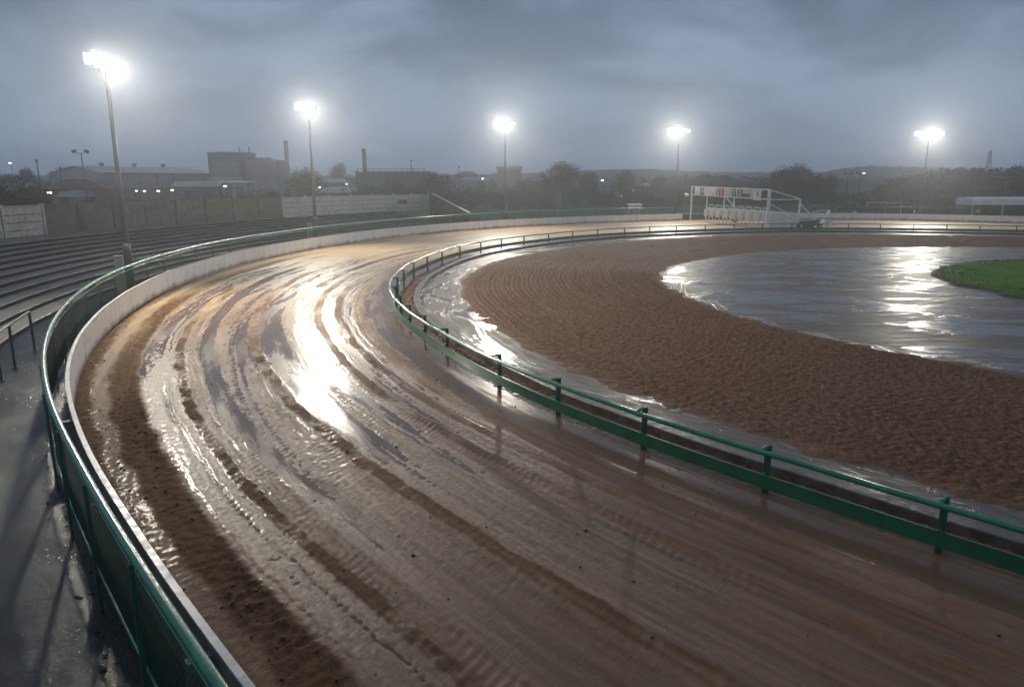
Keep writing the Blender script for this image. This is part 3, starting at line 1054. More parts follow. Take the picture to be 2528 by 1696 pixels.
# ------------------------------------------------------------------ crush barrier on the path
hb = thing('crush_barrier', 'dark green tubular crush barrier on the wet path at the left edge', 'barrier', (-15.9, 23.4, .02))
hp = [(-15.9, 23.4), (-15.0, 21.1), (-14.45, 19.7), (-13.2, 17.6)]
hp = [Vector((x - .05, y, 0)) for x, y in hp]
mb = MB()
mb.tube([p + Vector((0, 0, 1.33)) for p in hp], .035, 8)
mb.build('top_rail', M['green_dark'], hb, smooth=True)
for p in hp:
    mb = MB()
    mb.tube([p + Vector((0, 0, 0)), p + Vector((0, 0, 1.33))], .042, 8)
    mb.tube([p + Vector((0, 0, .0)), p + Vector((0, 0, .03))], .09, 10)
    mb.build('post', M['green_dark'], hb, smooth=False)

# ------------------------------------------------------------------ boundary wall behind the terrace
BW = [(-28.8, 28.5, 'g'), (-31.0, 33.5, 'g'), (-32.6, 38.4, 'g'), (-33.5, 43.4, 'g'), (-33.8, 48.3, 'g'), (-33.7, 52.4, 'd'), (-32.9, 55.4, 'd'), (-31.9, 58.5, 'd'), (-30.9, 61.7, 'd'), (-29.7, 64.7, 'd'), (-28.4, 67.8, 'd'), (-27.0, 71.0, 'd'), (-25.7, 74.1, 'd'), (-24.3, 77.6, 'p'), (-22.9, 81.2, 'p'), (-21.2, 85.0, 'p'), (-19.5, 88.7, 'p'), (-17.5, 91.9, 'p'), (-15.4, 94.8, 'p'), (-13.3, 97.4, 'p'), (-11.3, 99.3, None)]
bw = thing('boundary_wall', 'tall concrete panel wall along the top of the terrace, mossy in the middle and pale at the right', 'wall', (-33.8, 48.3, 1.8))
for i, (x, y, k) in enumerate(BW):
    pv = BW[max(i - 1, 0)]
    nx = BW[min(i + 1, len(BW) - 1)]
    ang = math.atan2(nx[1] - pv[1], nx[0] - pv[0])
    mb = MB()
    mb.box((x, y, 2.88), (.20, .22, 2.3), ang)
    kk = k or 'p'
    matk = {'g': M['panel_grey'], 'd': M['panel_dark'], 'p': M['panel_pale']}
    # the post between two runs belongs to the paler run
    pk = BW[i - 1][2] if (i and kk == 'd' and BW[i - 1][2] == 'g') else kk
    mb.build('post', matk[pk], bw)
    if k:
        j = BW[i + 1]
        A_, B_ = Vector((x, y, 0)), Vector((j[0], j[1], 0))
        dd = (B_ - A_).normalized()
        nn = Vector((-dd.y, dd.x, 0))
        mb = MB()
        nc = 4
        ch = 2.12 / nc
        for c in range(nc):
            zc = 1.72 + ch * (c + .5)
            mb.bar(A_ + dd * .14 + Vector((0, 0, zc)) + nn * random.uniform(-.006, .006), B_ - dd * .14 + Vector((0, 0, zc)) + nn * random.uniform(-.006, .006), .07, ch - (.045 if k != 'd' else .008))
        mb.build('panel', matk[k], bw)
        mb = MB()
        mb.bar(A_ + dd * .105 + Vector((0, 0, 3.885)), B_ - dd * .105 + Vector((0, 0, 3.885)), .13, .07)
        mb.build('coping', matk[k], bw)
# sloping end wall
ew = thing('end_wall', 'sloping concrete wall closing the far end of the terrace', 'wall', (-11.3, 99.3, 0))
A_, B_ = Vector((-11.15, 99.2, 0)), Vector((-5.15, 88.3, 0))
dd = (B_ - A_).normalized()
nn = Vector((-dd.y, dd.x, 0)) * .09
mb = MB()
vs = [A_ - nn, B_ - nn, B_ - nn + Vector((0, 0, 1.82)), A_ - nn + dd * 1.2 + Vector((0, 0, 3.95)), A_ - nn + Vector((0, 0, 4.0))]
vs += [p + nn * 2 for p in vs]
mb.add(vs, [(4, 3, 2, 1, 0), (5, 6, 7, 8, 9), (0, 1, 6, 5), (1, 2, 7, 6), (2, 3, 8, 7), (3, 4, 9, 8), (4, 0, 5, 9)])
mb.build('wall_slab', M['panel_dark'], ew)
mb = MB()
mb.bar(A_ + dd * 1.2 + Vector((0, 0, 4.0)), B_ + Vector((0, 0, 1.86)), .26, .09)
mb.build('coping', M['panel_pale'], ew)
# notice on the pale run
q0, q1 = Vector((-15.4, 94.8, 0)), Vector((-13.3, 97.4, 0))
dq = (q1 - q0).normalized()
nq = Vector((dq.y, -dq.x, 0))
c = q0 + dq * 1.6 + nq * .07
sg = thing('wall_notice', 'small brown notice board with a round white lamp on the pale concrete wall', 'sign', (c.x, c.y, 2.6))
mb = MB()
mb.bar(c - dq * .75 + Vector((0, 0, 2.98)), c + dq * .75 + Vector((0, 0, 2.98)), .05, .5)
mb.build('board', M['wood_brown'], sg)
mb = MB()
mb.tube([c + Vector((0, 0, 3.42)) - nq * .04, c + nq * .12 + Vector((0, 0, 3.42))], .15, 12)
mb.build('lamp', M['letter_white'], sg)

# ------------------------------------------------------------------ floodlight masts
LIGHT_COL = (1.0, .93, .78)
HEADROT = []


def mast(base, ztop, arm, heads, label, aim, power, lsh=.32):
    s_ = LF.near(base)
    t = LF.tan(s_, 3)
    inn = -LF.out(s_, 3)
    root = thing('floodlight_mast', label, 'floodlight', (base[0], base[1], 0), 0, 'lit floodlight masts round the bend')
    b = Vector((base[0], base[1], 0))
    top = b + Vector((0, 0, ztop - .1))
    mb = MB()
    mb.tube([b, b + Vector((0, 0, ztop * .5)), top], .16, 12, r2=.075)
    mb.build('pole', M['galv'], root, smooth=True)
    mb = MB()
    mb.tube([b + Vector((0, 0, -.05)), b + Vector((0, 0, 2.2)), b + Vector((0, 0, 2.5))], .21, 12, r2=.18)
    mb.tube([b + Vector((0, 0, .02)), b + Vector((0, 0, .06))], .34, 12)
    mb.build('base_sleeve', M['galv'], root, smooth=True)
    T3 = Vector((t[0], t[1], 0))
    I3 = Vector((inn[0], inn[1], 0))
    mb = MB()
    mb.bar(top - T3 * arm / 2, top + T3 * arm / 2, .10, .10)
    mb.bar(top - T3 * arm * .3, top - Vector((0, 0, 1.0)), .05, .05)
    mb.bar(top + T3 * arm * .3, top - Vector((0, 0, 1.0)), .05, .05)
    mb.build('crossarm', M['galv'], root)
    n = len(heads)
    for k, (tx, ty, bright) in enumerate(heads):
        f = -1 + 2 * k / (n - 1)
        c = top + T3 * f * arm / 2 * .94 + Vector((0, 0, .30))
        aimv = (Vector((tx, ty, 0)) - c).normalized()
        x = aimv.cross(Vector((0, 0, 1))).normalized()
        y = x.cross(aimv).normalized()
        W2, H2, D2 = .36, .25, .24
        mb = MB()
        # tapered body open at the front, with a hood
        vs = [c + x * sx * W2 * .62 + y * sy * H2 * .6 - aimv * D2 for sx, sy in ((-1, -1), (1, -1), (1, 1), (-1, 1))]
        vs += [c + x * sx * W2 + y * sy * H2 for sx, sy in ((-1, -1), (1, -1), (1, 1), (-1, 1))]
        mb.add(vs, [(0, 1, 2, 3), (0, 4, 5, 1), (1, 5, 6, 2), (2, 6, 7, 3), (3, 7, 4, 0)])
        mb.add([c + x * -W2 + y * (H2 + .004), c + x * W2 + y * (H2 + .004), c + x * W2 * .9 + y * (H2 * .95) + aimv * .22, c - x * W2 * .9 + y * (H2 * .95) + aimv * .22,
                c + x * -W2 + y * (H2 + .02), c + x * W2 + y * (H2 + .02), c + x * W2 * .9 + y * (H2 * .95 + .015) + aimv * .22, c - x * W2 * .9 + y * (H2 * .95 + .015) + aimv * .22],
               [(0, 1, 2, 3), (7, 6, 5, 4), (0, 4, 5, 1), (1, 5, 6, 2), (2, 6, 7, 3), (3, 7, 4, 0)])
        mb.bar(c - aimv * .15 - Vector((0, 0, .24)), c - aimv * .15 - Vector((0, 0, .36)), .06, .06)
        ho = mb.build('lamp_head', M['head'], root)
        mb = MB()
        mb.add([c + x * sx * W2 * .93 + y * sy * H2 * .9 + aimv * .004 for sx, sy in ((-1, -1), (1, -1), (1, 1), (-1, 1))], [(0, 1, 2, 3)])
        ln = mb.build('lamp_glass', M['lens'] if bright else M['lens_dim'], None)
        ln.parent = ho
        ln.matrix_parent_inverse = Matrix.Translation(-Vector(root.location))
    ld = bpy.data.lights.new('flood_light', 'AREA')
    ld.shape = 'RECTANGLE'
    ld.size = arm * .5
    ld.size_y = .4
    ld.energy = power
    ld.spread = R(128)
    ld.color = LIGHT_COL
    lo = bpy.data.objects.new('flood_light', ld)
    COL.objects.link(lo)
    lc = top + I3 * .34 - T3 * arm * lsh + Vector((0, 0, .25))
    av = (Vector((aim[0], aim[1], 0)) - lc).normalized()
    xx = T3 - av * T3.dot(av)
    xx.normalize()
    zz_ = -av
    yy = zz_.cross(xx)
    lo.matrix_world = Matrix(((xx.x, yy.x, zz_.x, lc.x), (xx.y, yy.y, zz_.y, lc.y), (xx.z, yy.z, zz_.z, lc.z), (0, 0, 0, 1)))
    lo.parent = root
    lo.matrix_parent_inverse = Matrix.Translation(-Vector(root.location))
    return root


PW = 3300
mast((-19.36, 36.3), 10.8, 3.0, [(-4, 8, 1), (-4, 14, 1), (-2, 40, 0), (0, 50, 0)], 'nearest lit floodlight mast, tall galvanised pole rising beside the terrace at the left', (-7, 27), PW)
mast((-17.45, 64.6), 11.5, 3.0, [(-4, 20, 1), (-6, 26, 1), (0, 62, 0), (2, 70, 0)], 'second lit floodlight mast, in front of the pale concrete wall', (-6, 48), PW)
mast((-.85, 94.5), 12.6, 3.0, [(0, 40, 1), (2, 55, 1), (12, 80, 0), (14, 84, 0)], 'lit floodlight mast in front of the pale square block', (4, 70), PW)
mast((25.3, 113.0), 12.9, 3.2, [(14, 50, 1), (18, 60, 1), (24, 80, 1), (34, 92, 0)], 'lit floodlight mast just left of the starting gate', (22, 84), PW)
mast((63.4, 113.5), 12.5, 3.4, [(30, 40, 1), (34, 46, 1), (36, 48, 1), (40, 46, 1)], 'lit floodlight mast at the right in front of the dark wood', (50, 80), PW, 0)

# cabinets at the mast feet, kiosk behind the fence
for (x, y, h, lb) in ((-19.80, 36.25, 1.85, 'narrow pale green cabinet at the foot of the nearest floodlight mast'), (-17.92, 64.4, 1.85, 'narrow pale cabinet at the foot of the second floodlight mast')):
    s_ = LF.near((x, y))
    t = LF.tan(s_)
    cb = thing('control_cabinet', lb, 'cabinet', (x, y, 0), math.atan2(t[1], t[0]), 'control cabinets at the mast feet')
    mb = MB()
    mb.box((0, 0, h / 2), (.40, .32, h))
    bo_ = mb.build('body', M['cabinet'], cb, local=True, bevel=.02)
    mb = MB()
    mb.box((0, 0, h + .025), (.48, .40, .05))
    mb.build('lid', M['cabinet'], cb, local=True)
    mb = MB()
    mb.box((0, -.168, h * .52), (.32, .012, h * .8))
    dr = mb.build('door', M['cabinet'], cb, local=True)
    mb = MB()
    mb.box((.12, -.185, h * .55), (.03, .025, .12))
    hd = mb.build('handle', M['dark_metal'], None, local=True)
    hd.parent = dr

kc = at(1566, 527, 109.5)
kk = thing('kiosk', 'small white kiosk with pale roof behind the green fence left of the gate', 'kiosk', (kc.x, 109.5, 0))
mb = MB()
for sx in (-.75, 0, .75):
    mb.box((kc.x + sx, 109.1, 1.0), (.12, .12, 2.0))
    mb.box((kc.x + sx, 110.4, 1.0), (.12, .12, 2.0))
mb.build('frame', M['white'], kk)
mb = MB()
mb.box((kc.x, 110.5, 1.0), (1.6, .06, 1.9))
mb.build('wall', M['white_dirty'], kk)
mb = MB()
mb.box((kc.x, 109.02, .45), (1.62, .05, .8))
mb.build('counter', M['white_dirty'], kk)
mb = MB()
mb.box((kc.x, 109.75, 2.12), (2.0, 2.0, .40))
mb.build('roof', M['white'], kk, bevel=.03)

# ------------------------------------------------------------------ starting gate across the far track
gL, gR = Vector((26.1, 106.6, 0)), Vector((30.3, 86.4, 0))
gd = (gR - gL).normalized()
gn = Vector((-gd.y, gd.x, 0))      # towards +x +y : the rear of the stalls
GL = (gR - gL).length
gate = thing('starting_gate', 'white tubular starting gate with numbered boards and open stall doors across the track', 'starting gate', tuple(gR))


def gp_(u, z, n=0.0):
    return gL + gd * (u * GL) + gn * n + Vector((0, 0, z))


ZA, ZB = 4.85, 4.62      # top chord at the two ends
def ztop(u): return ZA + (ZB - ZA) * u
CH = 1.12
mb = MB(); mb.bar(gp_(-.005, ztop(0)), gp_(1.005, ztop(1)), .17, .17); mb.build('top_beam', M['white'], gate)
mb = MB(); mb.bar(gp_(0, ztop(0) - CH), gp_(1, ztop(1) - CH), .15, .15); mb.build('lower_beam', M['white'], gate)
mb = MB(); mb.bar(gp_(.0, .05), gp_(.0, ztop(0)), .18, .18); mb.build('end_post', M['white'], gate)
mb = MB(); mb.bar(gp_(1.0, -.02), gp_(1.0, ztop(1)), .30, .30); mb.build('end_post', M['white'], gate)
US = .235
for u, z0 in ((US, 0.), (.475, 0.), (.60, 1.9)):
    mb = MB(); mb.bar(gp_(u, z0), gp_(u, ztop(u) - CH), .14, .14); mb.build('upright', M['white'], gate)
mb = MB(); mb.bar(gp_(.49, ztop(.49) - CH), gp_(.60, 2.5), .10, .10); mb.build('brace', M['white'], gate)
ZBAR = 1.98
mb = MB(); mb.bar(gp_(US, ZBAR), gp_(1.0, ZBAR), .16, .17); mb.build('stall_beam', M['white'], gate)
NSTALL = 8
for k in range(NSTALL):
    u0 = US + (1 - US) * k / NSTALL
    u1 = US + (1 - US) * (k + 1) / NSTALL
    du = u1 - u0
    # partition running back from the front, open below
    mb = MB()
    p0, p1 = gp_(u0, .95, .05), gp_(u0, 1.88, 3.9)
    mb.bar(gp_(u0, 1.42, .05), gp_(u0, 1.42, 3.9), .07, .92)
    mb.build('partition', M['white_dirty'], gate)
    for n_ in (.0, .45):
        mb = MB(); mb.bar(gp_(u0, 0, n_), gp_(u0, 1.9, n_), .09, .09); mb.build('stall_leg', M['white'], gate)
    # angled front doors, half open
    for sgn, uu in ((1, u0), (-1, u1)):
        mb = MB()
        q0 = gp_(uu + sgn * du * .06, 1.36, .0)
        q1 = gp_(uu + sgn * du * .33, 1.36, -.62 if sgn > 0 else -.25)
        mb.bar(q0, q1, .05, 1.0)
        mb.build('stall_door', M['white'], gate)
    mb = MB()
    mb.bar(gp_((u0 + u1) / 2 - du * .47, 1.42, 3.95), gp_((u0 + u1) / 2 + du * .47, 1.42, 3.95), .05, .95)
    mb.build('rear_door', M['white_dirty'], gate)
    mb = MB()
    hz = ZBAR + .46
    mb.tube([gp_(u0 + du * .14, ZBAR, .3), gp_(u0 + du * .14, hz - .1, .3), gp_(u0 + du * .2, hz, .3), gp_(u0 + du * .8, hz, .3), gp_(u0 + du * .86, hz - .1, .3), gp_(u0 + du * .86, ZBAR, .3)], .04, 6)
    mb.build('hoop', M['white'], gate)
mb = MB(); mb.bar(gp_(US, .95 + .5, 4.0), gp_(1, .95 + .5, 4.0), .08, .1); mb.build('rear_beam', M['white'], gate)
# side panel and rear frame at the rail end
mb = MB(); mb.bar(gp_(1.008, 1.05, .2), gp_(1.008, 1.05, 4.1), .06, 1.75); mb.build('side_panel', M['white'], gate)
mb = MB(); mb.bar(gp_(1.0, 0, 4.1), gp_(1.0, 3.55, 4.1), .17, .17); mb.build('rear_post', M['white'], gate)
mb = MB(); mb.bar(gp_(1.0, ZB - .05, .1), gp_(1.0, 3.55, 4.1), .12, .12); mb.build('roof_brace', M['white'], gate)
mb = MB(); mb.bar(gp_(1.0, ZB - CH, .1), gp_(1.0, 3.5, 4.1), .12, .12); mb.build('tie_bar', M['white'], gate)
mb = MB(); mb.bar(gp_(1.004, 3.0, .1), gp_(1.004, 1.2, 4.1), .10, .10); mb.build('brace', M['white'], gate)
mb = MB(); mb.bar(gp_(1.0, 3.0, 4.1), gp_(1.0, .9, 6.6), .12, .12); mb.build('brace', M['white'], gate)
# tow end: drawbar, dark green housing, wheels
mb = MB()
mb.box(tuple(gp_(1.0, .55, 5.1)), (1.5, 1.2, .95), math.atan2(gn.y, gn.x))
mb.box(tuple(gp_(1.0, .72, 6.2)), (.9, .9, .7), math.atan2(gn.y, gn.x))
mb.build('engine_housing', M['green_dark'], gate, bevel=.06)


def wheel(c, rad, wid, name='wheel'):
    mb = MB()
    ax = gd
    prof = [(rad * .55, -.5), (rad * .92, -.5), (rad, -.32), (rad, .32), (rad * .92, .5), (rad * .55, .5)]
    n = 20
    vs, fs_ = [], []
    for k in range(n):
        a = 2 * PI * k / n
        for r_, w_ in prof:
            vs.append(c + (gn * math.cos(a) + Vector((0, 0, 1)) * math.sin(a)) * r_ + ax * w_ * wid)
    m = len(prof)
    for k in range(n):
        for j in range(m):
            fs_.append((k * m + j, k * m + (j + 1) % m, ((k + 1) % n) * m + (j + 1) % m, ((k + 1) % n) * m + j))
    mb.add(vs, fs_)
    wo = mb.build(name, M['tyre'], gate, smooth=True)
    mb = MB()
    mb.tube([c - ax * wid * .3, c + ax * wid * .3], rad * .56, 14)
    ro_ = mb.build('rim', M['white_dirty'], None)
    ro_.parent = wo
    ro_.matrix_parent_inverse = Matrix.Translation(-Vector(gate.location))


wheel(gp_(1.02, .40, 4.2), .42, .3)
wheel(gp_(1.02, .30, 6.7), .32, .25)
wheel(gp_(.235, .38, 4.4), .40, .3)
mb = MB(); mb.box(tuple(gp_(1.01, .12, .0)), (.5, .5, .24), math.atan2(gn.y, gn.x)); mb.build('foot_plate', M['white'], gate)
mb = MB(); mb.tube([gp_(1.0, .2, 8.0), gp_(1.0, 2.2, 8.0)], .13, 10); mb.build('jack_post', M['white'], gate, smooth=True)
mb = MB(); mb.tube([gp_(1.0, 2.15, 8.0), gp_(1.0, 2.2, 7.3), gp_(1.0, 2.0, 5.9)], .05, 6); mb.build('jack_handle', M['white'], gate)
mb = MB(); mb.box(tuple(gp_(1.0, .75, 8.0)), (1.0, .8, .85), math.atan2(gn.y, gn.x)); mb.build('tool_box', M['white'], gate, bevel=.05)
mb = MB(); mb.box(tuple(gp_(1.0, 1.21, 8.0)), (1.05, .84, .07), math.atan2(gn.y, gn.x)); mb.build('box_lid', M['dark_metal'], gate)
mb = MB(); mb.bar(gp_(1.0, .45, 5.5), gp_(1.0, .4, 9.2), .16, .14); mb.build('drawbar', M['white'], gate)
mb = MB()
c = gp_(-.02, ztop(0) - CH - .05, -.3)
mb.tube([c, c + gn * -.1, c - gn * .45], .10, 10, r2=.26)
mb.bar(c + gd * .1, gp_(0, ztop(0) - CH, 0), .06, .06)
mb.build('horn', M['white'], gate, smooth=True)

# boards along the top chord
def board(u0, u1, mat, dz0=.0, dz1=.0, nm='board', n=-.10):
    mb = MB()
    zc = ztop((u0 + u1) / 2) - CH / 2
    mb.bar(gp_(u0, zc + (dz1 - dz0) / 2, n), gp_(u1, zc + (dz1 - dz0) / 2, n), .04, CH - .17 + dz0 + dz1)
    return mb.build(nm, mat, gate)


def lettering(txt, u, mat, par, h=.62, n=-.135, dz=0.0, sx=1.0):
    cu = bpy.data.curves.new('lettering', 'FONT')
    cu.body = txt
    cu.size = h * 1.35
    cu.extrude = .008
    cu.align_x = 'CENTER'
    cu.align_y = 'CENTER'
    tmp = bpy.data.objects.new('tmp', cu)
    COL.objects.link(tmp)
    dg = bpy.context.evaluated_depsgraph_get()
    me = bpy.data.meshes.new_from_object(tmp.evaluated_get(dg))
    COL.objects.unlink(tmp)
    bpy.data.objects.remove(tmp)
    c = gp_(u, ztop(u) - CH / 2 + dz, n)
    # text reads along gd with its back against the board
    X_ = gd * sx
    Mx = Matrix(((X_.x, 0, -gn.x, c.x), (X_.y, 0, -gn.y, c.y), (0, 1, 0, c.z), (0, 0, 0, 1)))
    me.transform(Matrix.Translation(-Vector(gate.location)) @ Mx)
    me.materials.clear()
    me.materials.append(mat)
    o = bpy.data.objects.new('lettering', me)
    COL.objects.link(o)
    o.parent = par
    return o


board(.055, .14, M['white'])
b1 = board(.14, .195, M['sign_black'])
board(.195, .372, M['white'])
board(.372, .378, M['sign_black'])
board(.385, .398, M['white'])
b2 = board(.40, .475, M['sign_red'])
board(.475, .575, M['sign_pink'])
b3 = board(.577, .630, M['sign_green'])
board(.632, .642, M['white'])
b4 = board(.644, .708, M['sign_green'])
board(.71, .80, M['white_dirty'], -.45, 0)
board(.80, .835, M['sign_pink'])
b5 = board(.84, .925, M['white'], .28, .08, 'number_plate', -.16)
lettering('3', .155, M['letter_white'], b1, .6)
lettering('K', .181, M['letter_white'], b1, .6)
lettering('2', .4375, M['letter_white'], b2, .66)
lettering('7', .603, M['letter_white'], b3, .62)
lettering('2', .676, M['letter_white'], b4, .66)
lettering('8', .883, M['letter_black'], b5, .62, -.195)

# ------------------------------------------------------------------ shelter, steward, goal at the right
x0 = at(2398, 507, 111).x
x1 = x0 + 24
sh = thing('shelter', 'long low white roofed shelter with dark open front behind the far wall', 'shelter', (x0, 111, 0))
mb = MB()
vs = [(x0, 110.6, 2.12), (x1, 110.6, 2.12), (x1, 110.6, 3.0), (x0, 110.6, 3.0), (x0 + .4, 111.6, 3.32), (x1, 111.6, 3.32), (x1, 115, 3.1), (x0, 115, 3.1), (x0, 115, 2.12), (x1, 115, 2.12)]
mb.add(vs, [(0, 1, 2, 3), (3, 2, 5, 4), (4, 5, 6, 7), (7, 6, 9, 8), (0, 3, 4, 7, 8), (1, 9, 6, 5, 2), (0, 8, 9, 1)])
mb.build('roof', M['white'], sh)
mb = MB()
mb.box(((x0 + x1) / 2, 114.8, 1.0), (x1 - x0, .15, 2.2))
mb.build('back_wall', M['shed_dark'], sh)
mb = MB(); mb.box((x0 + .1, 113.2, 1.0), (.12, 3.0, 2.2)); mb.build('end_wall', M['shed_dark'], sh)
for k in range(5):
    mb = MB(); mb.box((x0 + .12 + k * 4.6, 110.8, 1.05), (.16, .16, 2.12)); mb.build('post', M['white_dirty'], sh)

pc = at(2409, 511, 110.2)
pr = thing('person', 'person in a bright yellow hi-vis jacket standing at the left end of the shelter', 'person', (pc.x, 109.6, .0))


def skin_mesh(name, joints, edges, radii, mat, parent, sub=2):
    me = bpy.data.meshes.new(name)
    me.from_pydata(joints, edges, [])
    o = bpy.data.objects.new(name, me)
    COL.objects.link(o)
    sk = o.modifiers.new('skin', 'SKIN')
    for i, r_ in enumerate(radii):
        me.skin_vertices[0].data[i].radius = (r_, r_) if not isinstance(r_, tuple) else r_
    me.skin_vertices[0].data[0].use_root = True
    sb = o.modifiers.new('sub', 'SUBSURF')
    sb.levels = sub
    sb.render_levels = sub
    me.materials.append(mat)
    dg = bpy.context.evaluated_depsgraph_get()
    m2 = bpy.data.meshes.new_from_object(o.evaluated_get(dg))
    m2.name = name
    o.modifiers.clear()
    o.data = m2
    for p in m2.polygons: p.use_smooth = True
    o.parent = parent
    return o


J = [(0, 0, .95), (0, 0, 1.2), (0, 0, 1.45), (0, -.01, 1.56), (0, -.02, 1.66), (0, -.03, 1.77),
     (.19, 0, 1.43), (.25, .01, 1.17), (.24, -.08, .95), (.235, -.11, .86), (-.19, 0, 1.43), (-.25, .01, 1.17), (-.22, -.10, .96), (-.21, -.13, .87),
     (.10, 0, .88), (.115, -.01, .50), (.12, .02, .09), (.125, -.13, .04), (-.10, 0, .88), (-.12, -.01, .50), (-.125, .02, .09), (-.13, -.13, .04)]
Ed = [(0, 1), (1, 2), (2, 3), (3, 4), (4, 5), (2, 6), (6, 7), (7, 8), (8, 9), (2, 10), (10, 11), (11, 12), (12, 13), (0, 14), (14, 15), (15, 16), (16, 17), (0, 18), (18, 19), (19, 20), (20, 21)]
Ra = [(.15, .11), (.15, .11), (.16, .11), .055, .085, .08, .065, .05, .04, .03, .065, .05, .04, .03, .085, .06, .045, .04, .085, .06, .045, .04]
skin_mesh('body', J, Ed, Ra, M['skin'], pr)
jI = [0, 1, 2, 6, 7, 8, 10, 11, 12]
mp_ = {a: b for b, a in enumerate(jI)}
Ej = [(mp_[a], mp_[b]) for a, b in Ed if a in mp_ and b in mp_]
skin_mesh('jacket', [J[i] for i in jI], Ej, [(.185, .15), (.18, .145), (.19, .14), .085, .07, .06, .085, .07, .06], M['yellow'], pr)
tI = [0, 14, 15, 16, 18, 19, 20]
mp_ = {a: b for b, a in enumerate(tI)}
Ej = [(mp_[a], mp_[b]) for a, b in Ed if a in mp_ and b in mp_]
skin_mesh('trousers', [J[i] for i in tI], Ej, [(.165, .13), .10, .078, .062, .10, .078, .062], M['navy'], pr)
mb = MB()
bmh = bmesh.new()
bmesh.ops.create_uvsphere(bmh, u_segments=12, v_segments=8, radius=.1)
mb.add([(v_.co.x, v_.co.y - .01, max(v_.co.z, -.02) * 1.05 + 1.755) for v_ in bmh.verts], [tuple(x.index for x in f.verts) for f in bmh.faces])
bmh.free()
mb.build('hair', M['hair'], pr, local=True, smooth=True)

ga, gb = at(2142, 503, 124), at(2226, 503, 124)
gl = thing('goal_frame', 'white metal goal frame standing on the grass beyond the far wall', 'goal', (ga.x, 124, 0))
mb = MB(); mb.tube([(ga.x, 124, 2.1), (gb.x, 124, 2.1)], .045, 8); mb.build('crossbar', M['white'], gl)
for f in (0, .55, 1):
    mb = MB(); xx = ga.x + (gb.x - ga.x) * f
    mb.tube([(xx, 124, -.1), (xx, 124, 2.1)], 0.045 if f != .55 else .03, 8); mb.build('post', M['white'], gl)
mb = MB(); mb.box((at(2106, 523, 109.6).x, 109.15, 1.12), (.55, .3, .24)); o = mb.build('vent_box', M['white_dirty'], None, bevel=.03)
tag(o, 'small white box fixed on top of the far wall', 'box')


# ------------------------------------------------------------------ unlit poles and masts
def twin_pole(px, py, Y, label, n=2, lit=None, span=.9, gname='unlit twin lamp poles'):
    t = at(px, py, Y)
    root = thing('lamp_pole', label, 'lamp post', (t.x, Y, 0), 0, gname)
    mb = MB(); mb.tube([(t.x, Y, -.2), (t.x, Y, t.z)], .13, 8, r2=.08); mb.build('pole', M['dark_metal'], root, smooth=True)
    if n == 0:
        mb = MB(); mb.tube([(t.x, Y, t.z - .3), (t.x, Y, t.z + .1)], .2, 8); mb.build('cap', M['dark_metal'], root)
        return root
    mb = MB(); mb.bar((t.x - span if n > 1 else t.x, Y, t.z), (t.x + span, Y, t.z), .08, .08); mb.build('crossarm', M['dark_metal'], root)
    for k, sg in enumerate((-1, 1) if n > 1 else (1,)):
        c = Vector((t.x + sg * span * .85, Y - .15, t.z + .3))
        mb = MB(); mb.box(tuple(c), (.62, .42, .42), 0, 0, Matrix.Rotation(sg * .35, 3, 'Y')); ho = mb.build('lamp_head', M['dark_metal'], root, bevel=.06)
        if lit == k:
            mb = MB(); mb.box((c.x, c.y - .02, c.z - .23), (.5, .4, .06)); g_ = mb.build('lamp_glass', M['cool_lamp'], None)
            g_.parent = ho
            g_.matrix_parent_inverse = Matrix.Translation(-Vector(root.location))
    return root


twin_pole(200, 379, 112, 'dark unlit twin lamp pole in front of the long warehouse', span=1.1)
twin_pole(90, 396, 118, 'plain dark pole standing left of the warehouse', n=0)
twin_pole(2094, 431, 176, 'left of the two twin lamp poles in front of the hazy hill')
twin_pole(2124, 429, 176, 'right of the two twin lamp poles before the hill, one head lit', lit=1)
twin_pole(2490, 420, 132, 'dark single lamp pole against the wood above the shelter', n=1, span=.7)


def point_light(px, py, Y, mat, label, zr=.22, name='street_light', pole=True):
    c = at(px, py, Y)
    root = thing(name, label, 'street light', (c.x, Y, 0), 0, 'small lit lamps among the far buildings')
    if pole:
        mb = MB(); mb.tube([(c.x, Y + .3, -.2), (c.x, Y + .3, c.z + .1)], .07, 6); mb.build('pole', M['dark_metal'], root)
    mb = MB(); mb.box((c.x, Y, c.z), (zr * 2.2, zr * 2, zr)); mb.build('lamp_head', M['dark_metal'], root, bevel=.03)
    mb = MB(); mb.box((c.x, Y - .08, c.z - zr * .75), (zr * 2, zr * 1.6, zr * .9)); mb.build('lamp_glass', mat, root, bevel=.05)


